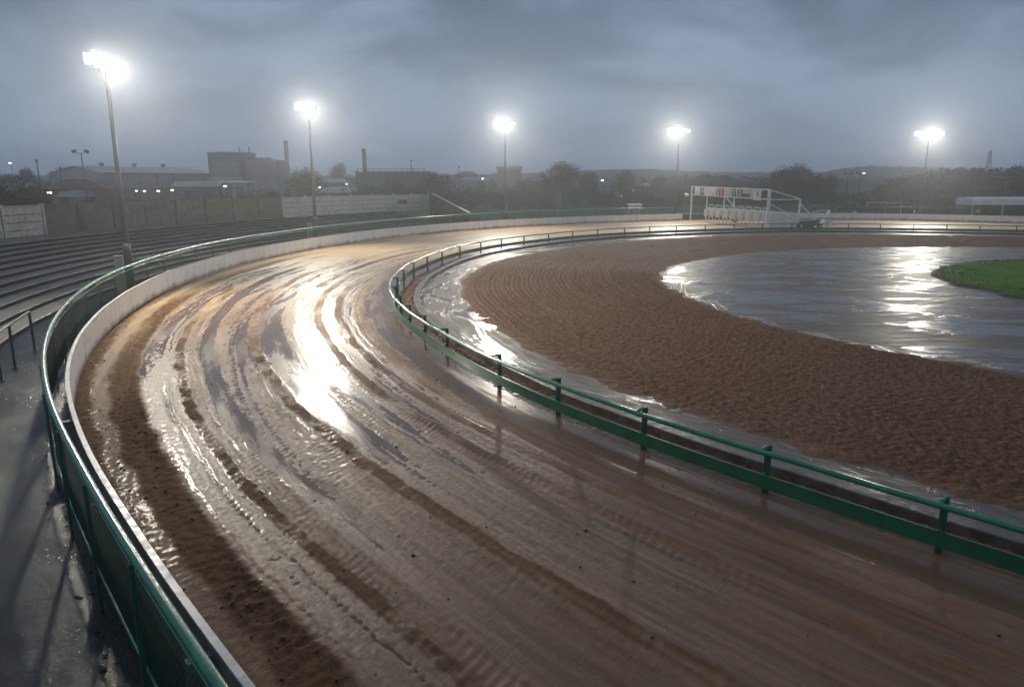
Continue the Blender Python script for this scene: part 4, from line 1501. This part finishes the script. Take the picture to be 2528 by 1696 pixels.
PL = [(25, 401, 230, 'warm_lamp', 'lone street light high above the trees at the far left', .3),
      (122, 473, 150, 'warm_lamp', 'bright warm lamp on the red brick building', .34),
      (199, 475, 150, 'warm_lamp', 'small warm lamp just left of the dark twin pole foot', .2),
      (337, 470, 170, 'warm_lamp', 'left one of a close pair of lamps before the long shed', .2),
      (357, 471, 170, 'warm_lamp', 'right one of a close pair of lamps before the long shed', .2),
      (391, 470, 170, 'warm_lamp', 'warm lamp on the hedge right of the close pair', .26),
      (425, 468, 172, 'warm_lamp', 'warm lamp at the corner of the white roofed shed', .24),
      (556, 458, 190, 'warm_lamp', 'warm lamp under the loading canopy of the tower', .3),
      (743, 463, 180, 'cool_lamp', 'white lamp in the dark bush left of the second mast', .16),
      (789, 462, 180, 'cool_lamp', 'white lamp just right of the second mast', .2),
      (805, 450, 240, 'warm_lamp', 'lamp on the low pale shed right of the second mast', .26),
      (856, 453, 230, 'cool_lamp', 'lamp left of the dark long building', .26),
      (1192, 440, 250, 'cool_lamp', 'white lamp left of the pale square block', .3),
      (1487, 444, 250, 'warm_lamp', 'greenish lit lamp between dark trees left of the gate', .34),
      (2315, 486, 150, 'cool_lamp', 'tiny lamp low in front of the dark wood', .14)]
for px, py, Y, mt, lb, zr in PL:
    point_light(px, py, Y, M[mt], lb, zr)

# lattice mast, thin masts
c = at(2446, 372, 420)
lm = thing('radio_mast', 'hazy lattice radio mast rising behind the dark wood', 'mast', (c.x, 420, 0))
mb = MB()
hz = c.z
for sx, sy in ((-1, -1), (1, -1), (1, 1), (-1, 1)):
    mb.bar((c.x + sx * 1.9, 420 + sy * 1.9, 0), (c.x + sx * .35, 420 + sy * .35, hz), .28)
mb.build('legs', M['chimney'], lm)
mb = MB()
for k in range(14):
    z0, z1 = hz * k / 14, hz * (k + 1) / 14
    f0, f1 = 1.9 - 1.55 * k / 14, 1.9 - 1.55 * (k + 1) / 14
    sg = 1 if k % 2 else -1
    mb.bar((c.x - sg * f0, 420 - f0, z0), (c.x + sg * f1, 420 - f1, z1), .2)
    mb.bar((c.x - f0, 420 - sg * f0, z0), (c.x - f1, 420 + sg * f1, z1), .2)
mb.build('bracing', M['chimney'], lm)
for px, py, Y, lb in ((1014, 394, 262, 'thin dark mast beside the long railed building'), (1133, 410, 280, 'thin stack beside the small hazy shed'), (147, 412, 205, 'thin pole at the corner of the warehouse gable')):
    c = at(px, py, Y)
    o = thing('thin_mast', lb, 'mast', (c.x, Y, 0))
    mb = MB(); mb.tube([(c.x, Y, -.2), (c.x, Y, c.z)], .24, 8, r2=.14); mb.build('pole', M['dark_metal'], o)
    mb = MB(); mb.box((c.x + .2, Y, c.z - .4), (.8, .3, .35)); mb.build('fitting', M['dark_metal'], o)


# ------------------------------------------------------------------ far buildings
def chimney(px, pyt, Y, wpx, label):
    c = at(px, pyt, Y)
    r_ = wpx / F_PX * Y / 2
    o = thing('chimney_stack', label, 'chimney', (c.x, Y, 0))
    mb = MB(); mb.tube([(c.x, Y, -.2), (c.x, Y, c.z * .5), (c.x, Y, c.z)], r_ * 1.35, 14, r2=r_); mb.build('shaft', M['chimney'], o, smooth=True)
    mb = MB(); mb.tube([(c.x, Y, c.z - 1.2), (c.x, Y, c.z + .05)], r_ * 1.14, 14); mb.build('rim', M['chimney'], o)


chimney(705, 349, 300, 9.5, 'taller hazy factory chimney between tower and second mast')
chimney(898, 368, 262, 9, 'pale chimney rising through the long railed building')

# warehouse: gable end and long side
B = at(254, 426, 230); A0 = at(120, 426, 250)
e1 = Vector((A0.x - B.x, 20, 0))
e2 = Vector((20, -e1.x, 0)).normalized()
wlen = 40.0
ze = B.z
wr = thing('warehouse', 'long grey green warehouse with pitched roof and gable end', 'warehouse', (B.x, 230, 0))
b0 = Vector((B.x, 230, 0)); a0 = b0 + e1; b1 = b0 + e2 * wlen; a1 = a0 + e2 * wlen
zr = at(184, 410, 240).z
mid0, mid1 = (a0 + b0) / 2, (a1 + b1) / 2
up = lambda p, z: p + Vector((0, 0, z))
mb = MB()
mb.add([up(b0, -.2), up(b1, -.2), up(b1, ze), up(b0, ze), up(a0, -.2), up(a1, -.2), up(a1, ze), up(a0, ze), up(mid0, zr - .15), up(mid1, zr - .15)],
       [(0, 1, 2, 3), (5, 4, 7, 6), (4, 0, 3, 8, 7), (1, 5, 6, 9, 2)])
mb.build('wall', M['clad_grey'], wr)
mb = MB()
ov = e1.normalized() * .5
mb.add([up(b0 - ov - e2 * .5, ze - .1), up(b1 - ov, ze - .1), up(mid1, zr), up(mid0 - e2 * .5, zr), up(a1 + ov, ze - .1), up(a0 + ov - e2 * .5, ze - .1)], [(0, 1, 2, 3), (3, 2, 4, 5)])
rf = mb.build('roof', M['clad_roof'], wr)
for k in (.22, .5, .76):
    p = mid0 + (mid1 - mid0) * k
    mb = MB(); mb.box((p.x, p.y, zr + .5), (1.0, 1.0, 1.0)); mb.box((p.x, p.y, zr + 1.1), (1.4, 1.4, .2)); v_ = mb.build('roof_vent', M['clad_tank'], None)
    v_.parent = rf
    v_.matrix_parent_inverse = Matrix.Translation(-Vector(wr.location))
mb = MB(); mb.bar(up(b0 - ov, ze - .3), up(b1 - ov, ze - .3), .3, .35); mb.build('gutter', M['dark_metal'], wr)
for k in range(1, 7):
    p = b0 + e2 * wlen * k / 7 - e1.normalized() * .08
    mb = MB(); mb.bar(up(p, 0), up(p, ze - .4), .18, .18); mb.build('downpipe', M['dark_metal'], wr)

# plant tower
def box_px(mb, x0, x1, yt, yb, Y, depth):
    a, b = at(x0, yt, Y), at(x1, yt, Y)
    zb_ = max(at(x0, yb, Y).z, -.2) if yb else -.2
    mb.box(((a.x + b.x) / 2, Y + depth / 2, (a.z + zb_) / 2), (b.x - a.x, depth, a.z - zb_))


tw = thing('plant_tower', 'tall windowless grey green plant tower with pale block beside it', 'factory', (at(560, 450, 246).x, 246, 0))
mb = MB()
a, b = at(511, 376, 246), at(604, 374, 246)
n = 10
vs = []
for z in (-.2, a.z):
    for k in range(n + 1):
        f = k / n
        vs.append((a.x + (b.x - a.x) * f, 246 - .25 * math.sin(PI * f), z))
    vs += [(b.x, 256, z), (a.x, 256, z)]
m_ = n + 3
mb.add(vs, [tuple(range(m_ - 1, -1, -1)), tuple(range(m_, 2 * m_))] + [(k, (k + 1) % m_, m_ + (k + 1) % m_, m_ + k) for k in range(m_)])
mb.build('tower_block', M['clad_tank'], tw)
mb = MB(); box_px(mb, 527, 592, 400, 438, 243.4, .6); mb.build('pale_panel', M['clad_box'], tw)
mb = MB(); box_px(mb, 590, 612, 390, None, 247, 6); mb.build('link_block', M['shed_dark'], tw)
mb = MB(); box_px(mb, 604, 681, 395, None, 245, 13); mb.build('side_block', M['clad_box'], tw)
mb = MB(); box_px(mb, 515, 596, 438, 448, 242.6, 1.0); mb.build('plinth', M['clad_roof'], tw)
for px in (585, 609):
    c = at(px, 365, 247)
    mb = MB(); mb.tube([(c.x, 249, a.z - .3), (c.x, 249, c.z + .3)], .18, 6); mb.build('roof_pipe', M['dark_metal'], tw)
mb = MB()
for px in (620, 632, 645, 658, 668):
    c = at(px, 391, 250)
    mb.box((c.x, 250, c.z - .4), (1.0, 1.0, .8))
mb.build('roof_plant', M['clad_tank'], tw)
mb = MB()
a, b = at(612, 390, 246), at(664, 390, 246)
mb.tube([(a.x, 246, a.z), (b.x, 246, b.z)], .07, 6)
for f in (0, .25, .5, .75, 1):
    mb.tube([(a.x + (b.x - a.x) * f, 246, a.z - .9), (a.x + (b.x - a.x) * f, 246, a.z)], .06, 5)
mb.build('roof_rail', M['galv'], tw)


def shed(name, label, cat, x0, x1, yt, yb, Y, depth, wall, roof, roof_h=.6, doors=(), slope=0.0):
    a, b = at(x0, yt, Y), at(x1, yt, Y)
    o = thing(name, label, cat, ((a.x + b.x) / 2, Y, 0))
    zt = a.z
    mb = MB(); mb.box(((a.x + b.x) / 2, Y + depth / 2, (zt - roof_h - .2) / 2), (b.x - a.x, depth, zt - roof_h + .2)); mb.build('wall', wall, o)
    mb = MB()
    e = .4
    vs = [(a.x - e, Y - e, zt - roof_h), (b.x + e, Y - e, zt - roof_h), (b.x + e, Y + depth, zt - roof_h), (a.x - e, Y + depth, zt - roof_h),
          (a.x - e + slope, Y + .6, zt), (b.x + e - slope, Y + .6, zt), (b.x + e - slope, Y + depth - .3, zt + .1), (a.x - e + slope, Y + depth - .3, zt + .1)]
    mb.add(vs, [(3, 2, 1, 0), (4, 5, 6, 7), (0, 1, 5, 4), (1, 2, 6, 5), (2, 3, 7, 6), (3, 0, 4, 7)])
    mb.build('roof', roof, o)
    for d0, d1, y0, mt in doors:
        p, q = at(d0, y0, Y), at(d1, y0, Y)
        mb = MB(); mb.box(((p.x + q.x) / 2, Y - .05, max(p.z, .5) / 2), (q.x - p.x, .12, max(p.z, .5))); mb.build('door', mt, o)
    return o


shed('low_shed', 'long low shed with white sloping roof in front of the tower', 'shed', 425, 538, 449, None, 205, 12, M['shed_dark'], M['clad_roof'], 1.3, [(455, 470, 470, M['glass_dark']), (500, 520, 468, M['brick'])], .8)
shed('dark_shed', 'dark low shed in front of the warehouse', 'shed', 290, 428, 450, None, 210, 10, M['shed_dark'], M['shed_dark'], 1.6, [(330, 345, 470, M['glass_dark'])], 1.2)
shed('loading_canopy', 'loading bay with flat white canopy below the tower', 'loading bay', 546, 610, 447, None, 200, 6, M['clad_grey'], M['render_white'], .5, [(556, 574, 462, M['dark_metal']), (580, 600, 462, M['shed_dark'])])
shed('brick_hall', 'red brick hall with hipped brown roof in front of the warehouse', 'hall', 105, 262, 443, None, 160, 9, M['brick'], M['roof_red'], 2.0, [(150, 185, 481, M['glass_dark']), (205, 232, 478, M['render_white']), (120, 132, 470, M['shed_dark'])], 5.0)
shed('low_outhouse', 'low outhouse with grey roof behind the mossy wall', 'shed', 140, 190, 474, None, 120, 5, M['shed_dark'], M['clad_grey'], .8, [(150, 170, 488, M['glass_dark'])], .5)
shed('white_house', 'small white house among dark trees at the far left', 'house', 4, 30, 454, None, 235, 7, M['render_white'], M['shed_dark'], 1.4, [(10, 13, 462, M['glass_dark'])], 1.0)
shed('lit_house', 'house with a bright lit window at the far left', 'house', 50, 74, 452, None, 210, 7, M['shed_dark'], M['shed_dark'], 1.2, [(61, 70, 458, M['window_lit'])], .8)
lb_ = shed('railed_building', 'long dark flat building with roof railing behind the hedge', 'building', 878, 1049, 424, None, 255, 14, M['shed_dark'], M['shed_dark'], .5, [])
mb = MB()
a, b = at(882, 418, 255), at(1047, 418, 255)
mb.tube([(a.x, 255, a.z), (b.x, 255, b.z)], .11, 6)
for k in range(13):
    f = k / 12
    mb.tube([(a.x + (b.x - a.x) * f, 255, a.z - 1.1), (a.x + (b.x - a.x) * f, 255, a.z)], .08 if k not in (0, 10, 12) else .22, 6)
mb.build('roof_railing', M['dark_metal'], lb_)
mb = MB(); a, b = at(1050, 428, 254), at(1062, 428, 254)
mb.box(((a.x + b.x) / 2, 258, a.z / 2), (b.x - a.x, 6, a.z)); mb.build('side_wing', M['clad_box'], lb_)
shed('pale_shed', 'low shed with pale roof right of the second mast', 'shed', 792, 846, 442, None, 235, 8, M['shed_dark'], M['clad_roof'], 1.1, [(800, 806, 452, M['glass_dark'])], 2.0)
shed('white_roof_shed', 'shed with long white roof above the pale concrete wall', 'shed', 792, 862, 464, None, 150, 8, M['shed_dark'], M['clad_roof'], 1.0, [(830, 838, 480, M['glass_dark'])], 1.2)
shed('hazy_shed', 'small hazy shed with curved pale roof beyond the hedge', 'shed', 1125, 1178, 423, None, 290, 10, M['clad_tank'], M['clad_tank'], 1.4, [(1150, 1156, 436, M['shed_dark'])], 3.0)
shed('pale_annex', 'pale low annex in front of the hazy shed', 'shed', 1136, 1205, 438, None, 262, 10, M['clad_box'], M['clad_roof'], 1.0, [(1180, 1188, 446, M['glass_dark'])], 1.5)
sb_ = shed('square_block', 'pale flat roofed square block behind the third mast', 'building', 1228, 1287, 411, None, 275, 10, M['clad_box'], M['clad_tank'], .9, [])
shed('far_house', 'hazy white gabled house among trees left of the gate', 'house', 1575, 1602, 450, None, 240, 7, M['render_white'], M['render_white'], 1.1, [(1584, 1588, 458, M['glass_dark'])], .8)
shed('far_house', 'low grey house half hidden by trees left of the gate', 'house', 1500, 1526, 448, None, 250, 7, M['shed_dark'], M['shed_dark'], 1.2, [(1508, 1512, 456, M['glass_dark'])], .8)


# ------------------------------------------------------------------ trees
def crown_arrays(nleaf, lobes, leaf, seed, hollow=.35):
    """leaf-size quads spread through several lobes; unit tree: height 1 from z=0"""
    g = np.random.default_rng(seed)
    C_ = np.array([l[:3] for l in lobes])
    Rr = np.array([l[3:6] for l in lobes])
    vol = Rr.prod(1) ** .7
    idx = g.choice(len(lobes), nleaf, p=vol / vol.sum())
    d = g.normal(size=(nleaf, 3))
    d /= np.linalg.norm(d, axis=1, keepdims=True)
    rad = (hollow + (1 - hollow) * g.random(nleaf) ** .55)[:, None]
    bumpy = (1 + .28 * g.normal(size=nleaf))[:, None]
    P_ = C_[idx] + d * rad * Rr[idx] * np.clip(bumpy, .5, 1.45)
    n = g.normal(size=(nleaf, 3)) + d * .6 + np.array([0, 0, .4])
    n /= np.linalg.norm(n, axis=1, keepdims=True)
    a = np.cross(n, g.normal(size=(nleaf, 3)))
    a /= np.linalg.norm(a, axis=1, keepdims=True)
    b = np.cross(n, a)
    s_ = leaf * (.6 + .8 * g.random(nleaf))[:, None]
    q = np.stack([P_ - a * s_, P_ - b * s_ * .6, P_ + a * s_, P_ + b * s_ * .6], 1)
    return q.reshape(-1, 3)


def lobes_round(g, n=12, zc=.62, rx=.36, rz=.34):
    out = []
    for k in range(n):
        a = g.random() * 2 * PI
        r_ = rx * .75 * math.sqrt(g.random())
        z = zc + rz * (g.random() * 2 - 1) * .72
        s_ = .13 + .10 * g.random()
        out.append((math.cos(a) * r_, math.sin(a) * r_, z, s_, s_, s_ * .8))
    out.append((0, 0, zc, rx * .6, rx * .6, rz * .65))
    return out


gv = random.Random(5)
VARS = {}
VARS['round'] = crown_arrays(6500, lobes_round(gv), .018, 1)
VARS['wide'] = crown_arrays(6500, lobes_round(gv, 14, .58, .5, .36), .019, 2)
VARS['tall'] = crown_arrays(6000, lobes_round(gv, 14, .58, .24, .42), .016, 3)
VARS['bush'] = crown_arrays(6500, [(gv.uniform(-.5, .5), gv.uniform(-.35, .35), gv.uniform(.25, .62), gv.uniform(.2, .34), gv.uniform(.2, .34), gv.uniform(.22, .36)) for _ in range(12)] + [(0, 0, .3, .55, .4, .36)], .024, 4)
VARS['cone'] = crown_arrays(1800, [(0, 0, .15 + .8 * k / 8, .30 * (1 - k / 9), .30 * (1 - k / 9), .10) for k in range(9)], .020, 6)
VARS['sparse'] = crown_arrays(420, lobes_round(gv, 12, .68, .36, .3), .014, 7, .1)
MESH = {}


def crown_mesh(kind, mat):
    key = (kind, mat.name)
    if key not in MESH:
        V = VARS[kind]
        o = np_mesh('crown', V, np.arange(len(V)).reshape(-1, 4), mat, smooth=False)
        MESH[key] = o.data
        bpy.data.objects.remove(o)
    return MESH[key]


def trunk_mesh(kind):
    key = ('trunk', kind)
    if key not in MESH:
        g = random.Random(hash(kind) % 999)
        mb = MB()
        ht = {'bush': .3, 'cone': .9}.get(kind, .55)
        mb.tube([(0, 0, -.02), (.01, .005, ht * .5), (.0, .01, ht)], .022, 7, r2=.012)
        if kind not in ('cone', 'bush'):
            for k in range(9 if kind != 'sparse' else 26):
                a = g.random() * 2 * PI
                z0 = ht * g.uniform(.45, 1)
                l_ = g.uniform(.2, .42)
                zz2 = z0 + l_ * g.uniform(.5, 1.1)
                mb.tube([(0, 0, z0), (math.cos(a) * l_ * .45, math.sin(a) * l_ * .45, (z0 + zz2) / 2 - .02), (math.cos(a) * l_ * .8, math.sin(a) * l_ * .8, zz2)], .010, 5, r2=.002)
        o = mb.build('trunk', M['bark'])
        MESH[key] = o.data
        bpy.data.objects.remove(o)
    return MESH[key]


def tree(px, pyt, Y, wpx, kind, mat, label, name='tree', cat='tree', group=None, zbase=-.15):
    c = at(px, pyt, Y)
    hgt = c.z - zbase
    root = thing(name, label, cat, (c.x, Y, zbase), random.uniform(0, 6.28), group)
    base_w = {'round': .80, 'wide': 1.05, 'tall': .56, 'bush': 1.35, 'cone': .62, 'sparse': .8}[kind]
    wid = wpx / F_PX * Y / base_w
    for nm, me in (('trunk', trunk_mesh(kind)), ('crown', crown_mesh(kind, mat))):
        o = bpy.data.objects.new(nm, me)
        COL.objects.link(o)
        o.parent = root
        o.scale = (wid, wid, hgt / .97)
    return root


TR = [
    (1392, 404, 192, 92, 'round', 'leaf1', 'tallest dark tree in the clump right of the pale square block'),
    (1345, 420, 198, 80, 'wide', 'leaf3', 'brownish spreading tree left of the tallest tree in the clump'),
    (1300, 436, 205, 80, 'wide', 'leaf3', 'low brown tree just right of the pale square block'),
    (1452, 424, 186, 62, 'round', 'leaf1', 'dark rounded tree at the right end of the clump'),
    (1425, 446, 180, 70, 'bush', 'leaf3', 'brown bushy tree below the tallest tree'),
    (1542, 424, 192, 62, 'round', 'leaf2', 'lone round tree in the haze left of the fourth mast'),
    (1511, 464, 172, 34, 'cone', 'leaf1', 'small dark conifer in front of the low grey house'),
    (1962, 409, 166, 84, 'round', 'leaf1', 'tallest rounded tree right behind the starting gate'),
    (2006, 413, 172, 74, 'wide', 'leaf1', 'dark tree right of the tallest one behind the gate'),
    (1922, 424, 170, 60, 'tall', 'leaf2', 'slim tree left of the tallest one behind the gate'),
    (2042, 432, 168, 56, 'round', 'leaf3', 'lower brown tree at the right of the clump behind the gate'),
    (1884, 444, 176, 70, 'wide', 'leaf3', 'low brownish tree behind the number boards'),
    (752, 424, 140, 84, 'round', 'leaf3', 'brown tree directly left of the second mast'),
    (722, 440, 146, 64, 'bush', 'leaf2', 'olive bushy tree left of the brown tree by the second mast'),
    (831, 404, 330, 42, 'tall', 'leaf2', 'pale hazy pointed tree right of the second mast'),
    (762, 410, 335, 62, 'wide', 'leaf2', 'hazy tree behind the second mast'),
    (12, 428, 262, 70, 'wide', 'leaf1', 'dark tree behind the white house at the left edge'),
    (60, 416, 258, 36, 'round', 'leaf1', 'round topped tree above the lit house'),
    (98, 438, 250, 60, 'wide', 'leaf1', 'low dark tree at the left of the warehouse gable'),
    (148, 403, 285, 60, 'sparse', 'leaf3', 'bare twiggy tree sticking up behind the warehouse roof'),
    (35, 432, 268, 50, 'round', 'leaf2', 'olive tree between white house and lit house'),
    (1078, 428, 180, 70, 'round', 'leaf1', 'dark tree at the right end of the railed building'),
    (1800, 438, 200, 70, 'wide', 'leaf2', 'hazy broad tree behind the left half of the number boards'),
    (1735, 432, 230, 60, 'round', 'leaf2', 'hazy tree just left of the number boards'),
]
for a in TR:
    tree(*a[:5], M[a[5]], a[6])
BU = [(660, 458, 150, 90, 'leaf2', 'olive bush below the pale plant block'), (610, 470, 140, 80, 'leaf1', 'dark low bush under the loading canopy'),
      (895, 446, 150, 110, 'leaf1', 'dark bush at the left end of the railed building'), (960, 440, 156, 120, 'leaf2', 'large olive bush in front of the railed building'),
      (1025, 446, 152, 110, 'leaf1', 'dark bush right of the large olive bush'), (1100, 452, 158, 110, 'leaf3', 'brown bush beyond the sloping end wall'),
      (1165, 448, 166, 110, 'leaf1', 'dark domed bush in front of the pale annex'), (1228, 458, 162, 100, 'leaf3', 'brown bush at the foot of the square block'),
      (1275, 462, 160, 90, 'leaf2', 'olive bush right of the third mast foot'), (1340, 458, 166, 100, 'leaf3', 'brown bush under the spreading brown tree'),
      (450, 478, 150, 100, 'leaf3', 'brown scrub in front of the white roofed shed'), (390, 482, 140, 90, 'leaf1', 'dark scrub below the warm lamps'),
      (545, 470, 150, 60, 'leaf3', 'brown bush left of the loading canopy'), (1600, 466, 170, 110, 'leaf3', 'brown bush below the hazy white house'),
      (1480, 462, 176, 80, 'leaf1', 'dark bush between the two tree groups left of the gate'), (2085, 466, 160, 90, 'leaf3', 'low brown bush beneath the twin lamp poles'),
      (300, 484, 130, 100, 'leaf1', 'dark scrub right of the nearest mast above the wall'), (230, 490, 110, 70, 'leaf3', 'brown scrub just behind the mossy wall'),
      (2275, 494, 128, 90, 'leaf1', 'dark low bush behind the goal frame'), (1550, 470, 174, 70, 'leaf2', 'olive bush under the lone round tree'), (1655, 462, 176, 90, 'leaf3', 'brown bush behind the fourth mast')]
for px, py, Y, wpx, lf, lb in BU:
    tree(px, py, Y, wpx, 'bush', M[lf], lb, 'bush', 'bush')
# dark clipped hedge close behind the wall at the left edge
c0, c1 = at(-60, 464, 84), at(96, 464, 84)
hq = []
for k in range(13):
    f = k / 12
    V = VARS['bush'] * np.array([2.6, 2.6, (c0.z + .3) * (1.12 + .08 * math.sin(k * 1.7))]) + np.array([c0.x + (c1.x - c0.x) * f, 84 + .6 * math.sin(k), 0])
    hq.append(V)
V = np.vstack(hq)
hg = thing('hedge', 'tall dark hedge close behind the wall at the left edge', 'hedge', (c0.x, 84, 0))
np_mesh('foliage', V, np.arange(len(V)).reshape(-1, 4), M['leaf1'], hg, smooth=False)


def wood(name, specs, mat, seed):
    g = np.random.default_rng(seed)
    parts = []
    for (px, pyt, Y, wpx, kind) in specs:
        c = at(px, pyt, Y)
        V = VARS[kind].reshape(-1, 4, 3)[::3]
        cc_ = V.mean(1, keepdims=True)
        V = (cc_ + (V - cc_) * 1.75).reshape(-1, 3)
        a = g.random() * 6.28
        Rz = np.array([[math.cos(a), -math.sin(a), 0], [math.sin(a), math.cos(a), 0], [0, 0, 1]])
        base_w = {'round': .80, 'wide': 1.05, 'tall': .56, 'bush': 1.35, 'cone': .62}[kind]
        wid = wpx / F_PX * Y / base_w
        parts.append((V @ Rz.T) * np.array([wid, wid, (c.z + .2) / .97]) + np.array([c.x, Y, -.2]))
    V = np.vstack(parts)
    return tag(np_mesh(name, V, np.arange(len(V)).reshape(-1, 4), mat, smooth=False), kind='stuff')


gw = random.Random(9)
# the wood on the right: rises to the right, reads as one mass
sp = []
for k in range(74):
    px = gw.uniform(2120, 2640)
    top = np.interp(px, [2120, 2180, 2240, 2310, 2400, 2528, 2640], [476, 452, 430, 424, 416, 412, 408])
    layer = gw.random()
    Y = 140 + 70 * layer
    top2 = top + (1 - layer) * gw.uniform(2, 34)
    sp.append((px, top2, Y, gw.uniform(55, 90), gw.choice(['round', 'wide', 'round', 'tall'])))
for px in range(2120, 2640, 40):
    sp.append((px, 474 + gw.uniform(-6, 6), 138, 100, 'bush'))
wood('wood', sp, M['leaf3'], 3)
sp = []
for k in range(56):
    px = gw.uniform(1570, 1930)
    sp.append((px, gw.uniform(434, 462), gw.uniform(215, 280), gw.uniform(45, 80), gw.choice(['round', 'wide', 'tall', 'wide'])))
for px in range(1560, 2120, 36):
    sp.append((px, 470 + gw.uniform(-7, 7), 190, 80, 'bush'))
wood('wood', sp, M['leaf2'], 4)
sp = []
for k in range(90):
    px = gw.uniform(-150, 2600)
    sp.append((px, gw.uniform(428, 442), gw.uniform(400, 560), gw.uniform(36, 70), gw.choice(['round', 'wide', 'wide'])))
for px in range(-150, 2650, 46):
    sp.append((px, 440 + gw.uniform(-4, 4), 420, 60, 'bush'))
wood('far_wood', sp, M['leaf1'], 5)

# hills
for nm, pts, Y in (('hills', [(1900, 440), (2020, 428), (2080, 418), (2150, 411), (2240, 413), (2330, 416), (2420, 420), (2560, 412), (2700, 418)], 790),
                   ('hills', [(-200, 436), (200, 434), (700, 436), (1200, 432), (1450, 424), (1560, 418), (1700, 424), (1900, 428), (2100, 430), (2700, 430)], 850)):
    px = np.linspace(pts[0][0], pts[-1][0], 160)
    top = np.interp(px, [p[0] for p in pts], [p[1] for p in pts])
    top = top + 2.2 * pn(px / 14.0, px * 0 + Y, 91) + 1.2 * pn(px / 5.0, px * 0, 93)
    ns = 14
    V = []
    for j in range(ns):
        f = j / (ns - 1)
        for k in range(len(px)):
            c = at(px[k], top[k], Y)
            prof_ = math.sin(f * PI / 2)
            V.append((c.x * (1 - .12 * (1 - f)), Y - 70 * (1 - f), -1 + (c.z + 1) * prof_ + (1.2 * math.sin(k * .9 + j * 2.1) if 0 < j < ns - 1 else 0)))
    V = np.array(V)
    tag(np_mesh(nm, V, grid_faces(ns, len(px)), M['hill'], smooth=True), kind='structure')

# ------------------------------------------------------------------ haze
mb = MB()
mb.box((0, 415, 12.3), (960, 960, 28.4))
m, nt, out = nodes('haze_air')
pv = nt.nodes.new('ShaderNodeVolumePrincipled')
pv.inputs['Color'].default_value = (.93, .96, 1, 1)
pv.inputs['Density'].default_value = .00115
pv.inputs['Anisotropy'].default_value = .75
nt.links.new(pv.outputs[0], out.inputs['Volume'])
hz_ = mb.build('haze', m)
tag(hz_, kind='stuff')

# ------------------------------------------------------------------ sky and light
wd_ = bpy.data.worlds.new('World')
S.world = wd_
wd_.use_nodes = True
nt = wd_.node_tree
nt.nodes.clear()
N = NT(nt)
out = nt.nodes.new('ShaderNodeOutputWorld')
bg = nt.nodes.new('ShaderNodeBackground')
sky = nt.nodes.new('ShaderNodeTexSky')
sky.sky_type = 'NISHITA'
sky.sun_disc = False
SUN_EL, SUN_AZ = R(6), R(200)
sky.sun_elevation = SUN_EL
sky.sun_rotation = SUN_AZ
sky.air_density = 1.5
sky.dust_density = 2.0
tc = N.n('ShaderNodeTexCoord')
sep = N.n('ShaderNodeSeparateXYZ')
N.l(tc.outputs['Generated'], sep.inputs[0])
# project the view direction on a flat cloud deck
zc = N.math('ADD', N.math('MAXIMUM', sep.outputs[2], 0.0), .42)
cx = N.math('DIVIDE', sep.outputs[0], zc)
cy = N.math('DIVIDE', sep.outputs[1], zc)
cmb = N.n('ShaderNodeCombineXYZ')
N.l(cx, cmb.inputs[0]); N.l(cy, cmb.inputs[1])
mp = N.n('ShaderNodeMapping')
mp.inputs['Location'].default_value = (3.1, 1.7, 0)
mp.inputs['Scale'].default_value = (1.9, 2.3, 1)
N.l(cmb.outputs[0], mp.inputs['Vector'])
n1 = N.noise(mp.outputs[0], 1.0, 5, .52, .35)
cloud = N.mix(N.ramp(n1, .38, .64), (.090, .136, .222), (.240, .330, .490))
horizon = N.ramp(sep.outputs[2], .0, .30, .75, 0.0)
cloud = N.mix(horizon, cloud, (.245, .322, .445))
skys = N.n('ShaderNodeVectorMath', operation='SCALE')
N.l(sky.outputs[0], skys.inputs[0])
skys.inputs['Scale'].default_value = .08
N.l(N.mix(.93, skys.outputs[0], cloud), bg.inputs[0])
bg.inputs[1].default_value = 1.0
N.l(bg.outputs[0], out.inputs[0])

sd = bpy.data.lights.new('sun', 'SUN')
sd.energy = .12
sd.angle = R(40)
sd.color = (1, .95, .9)
so = bpy.data.objects.new('sun', sd)
COL.objects.link(so)
dv = Vector((math.sin(SUN_AZ) * math.cos(SUN_EL + .5), math.cos(SUN_AZ) * math.cos(SUN_EL + .5), math.sin(SUN_EL + .5)))
so.rotation_euler = dv.to_track_quat('Z', 'Y').to_euler()

# ------------------------------------------------------------------ camera
cd = bpy.data.cameras.new('camera')
cd.sensor_width = 36
cd.lens = 36 * F_PX / PX_W
cd.clip_start = .1
cd.clip_end = 3000
co = bpy.data.objects.new('camera', cd)
COL.objects.link(co)
co.location = (0, 0, CAM_H)
co.rotation_euler = (PI / 2 - PITCH, 0, 0)
S.camera = co

S.view_settings.view_transform = 'Standard'
S.view_settings.look = 'None'
S.view_settings.gamma = 1
S.view_settings.exposure = 0
cy_ = S.cycles
cy_.use_denoising = True
cy_.max_bounces = 6
cy_.diffuse_bounces = 3
cy_.glossy_bounces = 3
cy_.transmission_bounces = 2
cy_.volume_bounces = 0
cy_.transparent_max_bounces = 8
cy_.sample_clamp_direct = 0
cy_.sample_clamp_indirect = 6
cy_.caustics_reflective = False
cy_.caustics_refractive = False
